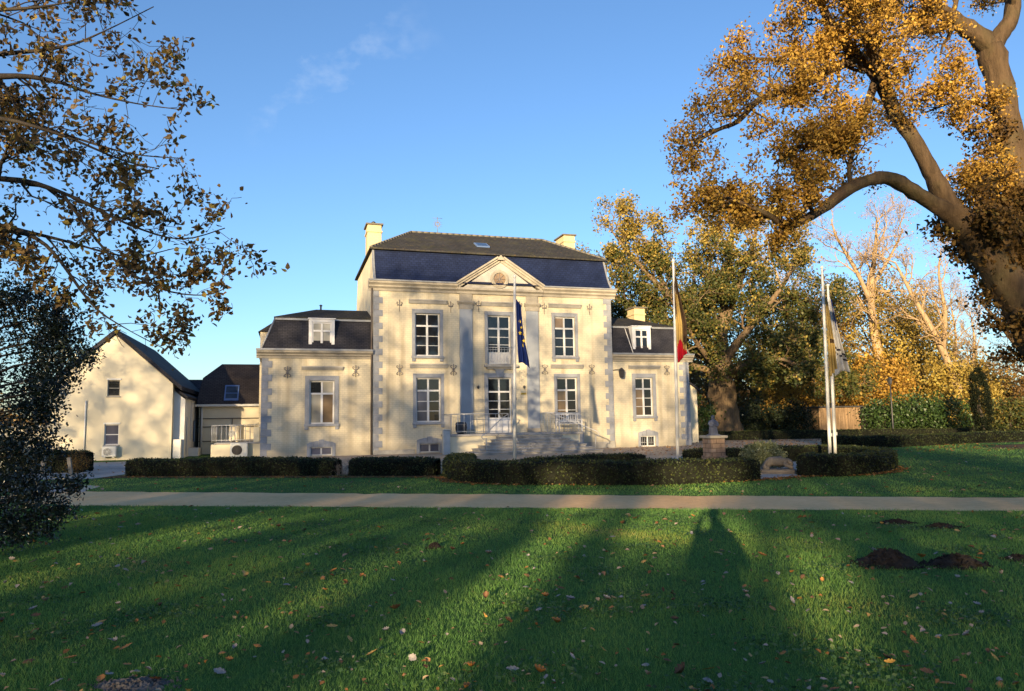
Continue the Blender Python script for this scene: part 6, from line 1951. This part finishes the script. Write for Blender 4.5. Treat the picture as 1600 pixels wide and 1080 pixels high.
keep = rg.random(n) < np.clip(-np.log(1 - cv) * area / (LS * LS * .62 * .5 * .62), 0, 1)
s, h = s[keep], h[keep]
print('shade wood leaves', len(s))
dd = rg.uniform(-4, 4, len(s))
k_ = WD + dd
P3 = np.stack([-fw[0] * k_ + sdv[0] * s, -fw[1] * k_ + sdv[1] * s, np.maximum(.05, h + dd * math.tan(SUN_EL))], 1)
v, f, k = leaf_geo(P3, LS, rg, fold=False)
mbx = MB()
for q in range(30):
    s0 = rg.uniform(-32, 46)
    if any(abs(s0 - g[0]) < g[1] + .35 for g in GAPS): continue
    k0 = WD + rg.uniform(-4, 4)
    b = np.array([-fw[0] * k0 + sdv[0] * s0, -fw[1] * k0 + sdv[1] * s0, -.1])
    mbx.tube([b, b + np.array([.1, .1, 3]), b + np.array([.2, 0, 6]), b + np.array([.3, .2, 8.4])], [.24, .20, .12, .03], 7, cap=False)
tv = np.array(mbx.v); tf = np.array([q for q in mbx.f if len(q) == 4])
V = np.concatenate([v, tv]); Fq = np.concatenate([f, tf + len(v)])
o = np_mesh('woodland', V, Fq, [SHADE, OAKBARK], None, np.r_[np.repeat(rg.random(len(s)), k), np.full(len(tv), .5)], midx=np.r_[np.zeros(len(f), int), np.ones(len(tf), int)])
tag(o, 'unseen autumn woodland behind the viewer that shades the lawn', 'woodland', kind='stuff')
print('SCENE BUILT', len(bpy.data.objects))

# ------------------------------------------------------------------ the photographer, standing behind the camera: only the shadow is seen
def skinned(name, verts, edges, radii, mat, parent, root=0, sub=2):
    me = bpy.data.meshes.new(name); me.from_pydata(verts, edges, []); me.materials.append(mat)
    o = bpy.data.objects.new(name, me); COL.objects.link(o); o.parent = parent
    o.modifiers.new('skin', 'SKIN'); s_ = o.modifiers.new('sub', 'SUBSURF'); s_.levels = s_.render_levels = sub
    sv = me.skin_vertices[0].data
    for q, r in zip(sv, radii): q.radius = (r, r) if not hasattr(r, '__len__') else r
    sv[root].use_root = True
    for p_ in me.polygons: p_.use_smooth = True
    return o


SKIN = simple('skin', (.50, .32, .23), .55, .4, var=.05)
COAT = simple('dark_coat', (.03, .035, .05), .85, .2, var=.2)
TROUS = simple('dark_trousers', (.03, .03, .035), .85, .2, var=.2)
per = thing('person', 'person in a dark coat holding a phone up, standing behind the viewpoint', 'person', (0, -.55, 0))
V_ = [(0, 0, .95), (0, .0, 1.12), (0, .0, 1.30), (0, .0, 1.45), (0, .01, 1.53), (0, .04, 1.60), (0, .05, 1.70), (0, .04, 1.77)]
E_ = [(i, i + 1) for i in range(7)]
R2 = [(.17, .12), (.155, .11), (.18, .12), (.16, .10), .058, (.075, .09), (.08, .10), (.05, .06)]
def addv(p, r, frm):
    V_.append(p); R2.append(r); E_.append((frm, len(V_) - 1)); return len(V_) - 1
for s in (-1, 1):
    a = addv((s * .19, 0, 1.42), .068, 3); b = addv((s * .30, .10, 1.20), .052, a); c = addv((s * .15, .36, 1.52), .040, b); d = addv((s * .095, .43, 1.60), .030, c)
    pm = addv((s * .088, .455, 1.645), (.020, .034), d)
    for q, (dz, ln) in enumerate(((.052, .060), (.040, .070), (.018, .066), (-.002, .052))):
        f1 = addv((s * (.082 - .006), .478, 1.645 + dz), .010, pm); f2 = addv((s * (.082 - .4 * ln), .492, 1.650 + dz), .0085, f1); addv((s * (.080 - ln), .488, 1.652 + dz), .0075, f2)
    t1 = addv((s * .085, .438, 1.675), .011, pm); addv((s * .055, .432, 1.668), .009, t1)
    h1 = addv((s * .10, 0, .88), .098, 0); k1 = addv((s * .115, .02, .50), .066, h1); an_ = addv((s * .12, -.01, .09), .046, k1); ft = addv((s * .13, .10, .045), .042, an_); addv((s * .135, .19, .035), .032, ft)
skinned('body', V_, E_, R2, SKIN, per)
coat = MB()
coat.lathe((0, 0, 0), [(.20, .62), (.21, .80), (.185, 1.05), (.205, 1.25), (.215, 1.38), (.15, 1.48), (.075, 1.53)], 20, sy=.68)
coat.build('coat', COAT, per)
for s in (-1, 1):
    m_ = MB(); m_.tube([(s * .17, 0, 1.42), (s * .30, .10, 1.19), (s * .16, .345, 1.51)], [.082, .068, .050], 12); m_.build('sleeve', COAT, per)
    m_ = MB(); m_.tube([(s * .095, 0, .90), (s * .115, .02, .50), (s * .12, -.01, .08)], [.115, .082, .072], 12); m_.build('trouser_leg', TROUS, per)
    m_ = MB(); m_.lathe((s * .13, .08, 0), [(.055, 0), (.058, .04), (.05, .08), (.03, .10)], 14, sy=2.1); m_.build('shoe', M['black'], per)
    m_ = MB(); m_.lathe((s * .034, .125, 1.685), [(.003, -.011), (.010, -.006), (.012, 0), (.010, .006), (.003, .011)], 10); m_.build('eye', M['white'], per)
    m_ = MB(); m_.tube([(s * .082, .035, 1.66), (s * .092, .02, 1.69), (s * .084, .03, 1.715)], [.010, .014, .010], 8); m_.build('ear', SKIN, per)
m_ = MB(); m_.tube([(0, .135, 1.69), (0, .155, 1.66), (0, .138, 1.648)], [.008, .014, .010], 8); m_.build('nose', SKIN, per)
m_ = MB(); m_.tube([(-.024, .126, 1.622), (0, .132, 1.62), (.024, .126, 1.622)], [.004, .008, .004], 8); m_.build('mouth', simple('lips', (.38, .16, .14), .5, .4), per)
m_ = MB(); m_.lathe((0, .025, 1.64), [(.085, .0), (.094, .06), (.088, .12), (.06, .165), (.01, .185)], 18, sy=1.12); m_.build('hair', simple('dark_hair', (.03, .02, .014), .6, .4, var=.3), per)
ph = MB(); ph.bbox(-.080, .080, .494, .502, 1.612, 1.688, .003)
pho = ph.build('phone', M['black'], None); pho.location = (0, -.55, 0)
tag(pho, 'dark phone held up sideways in both hands', 'phone')
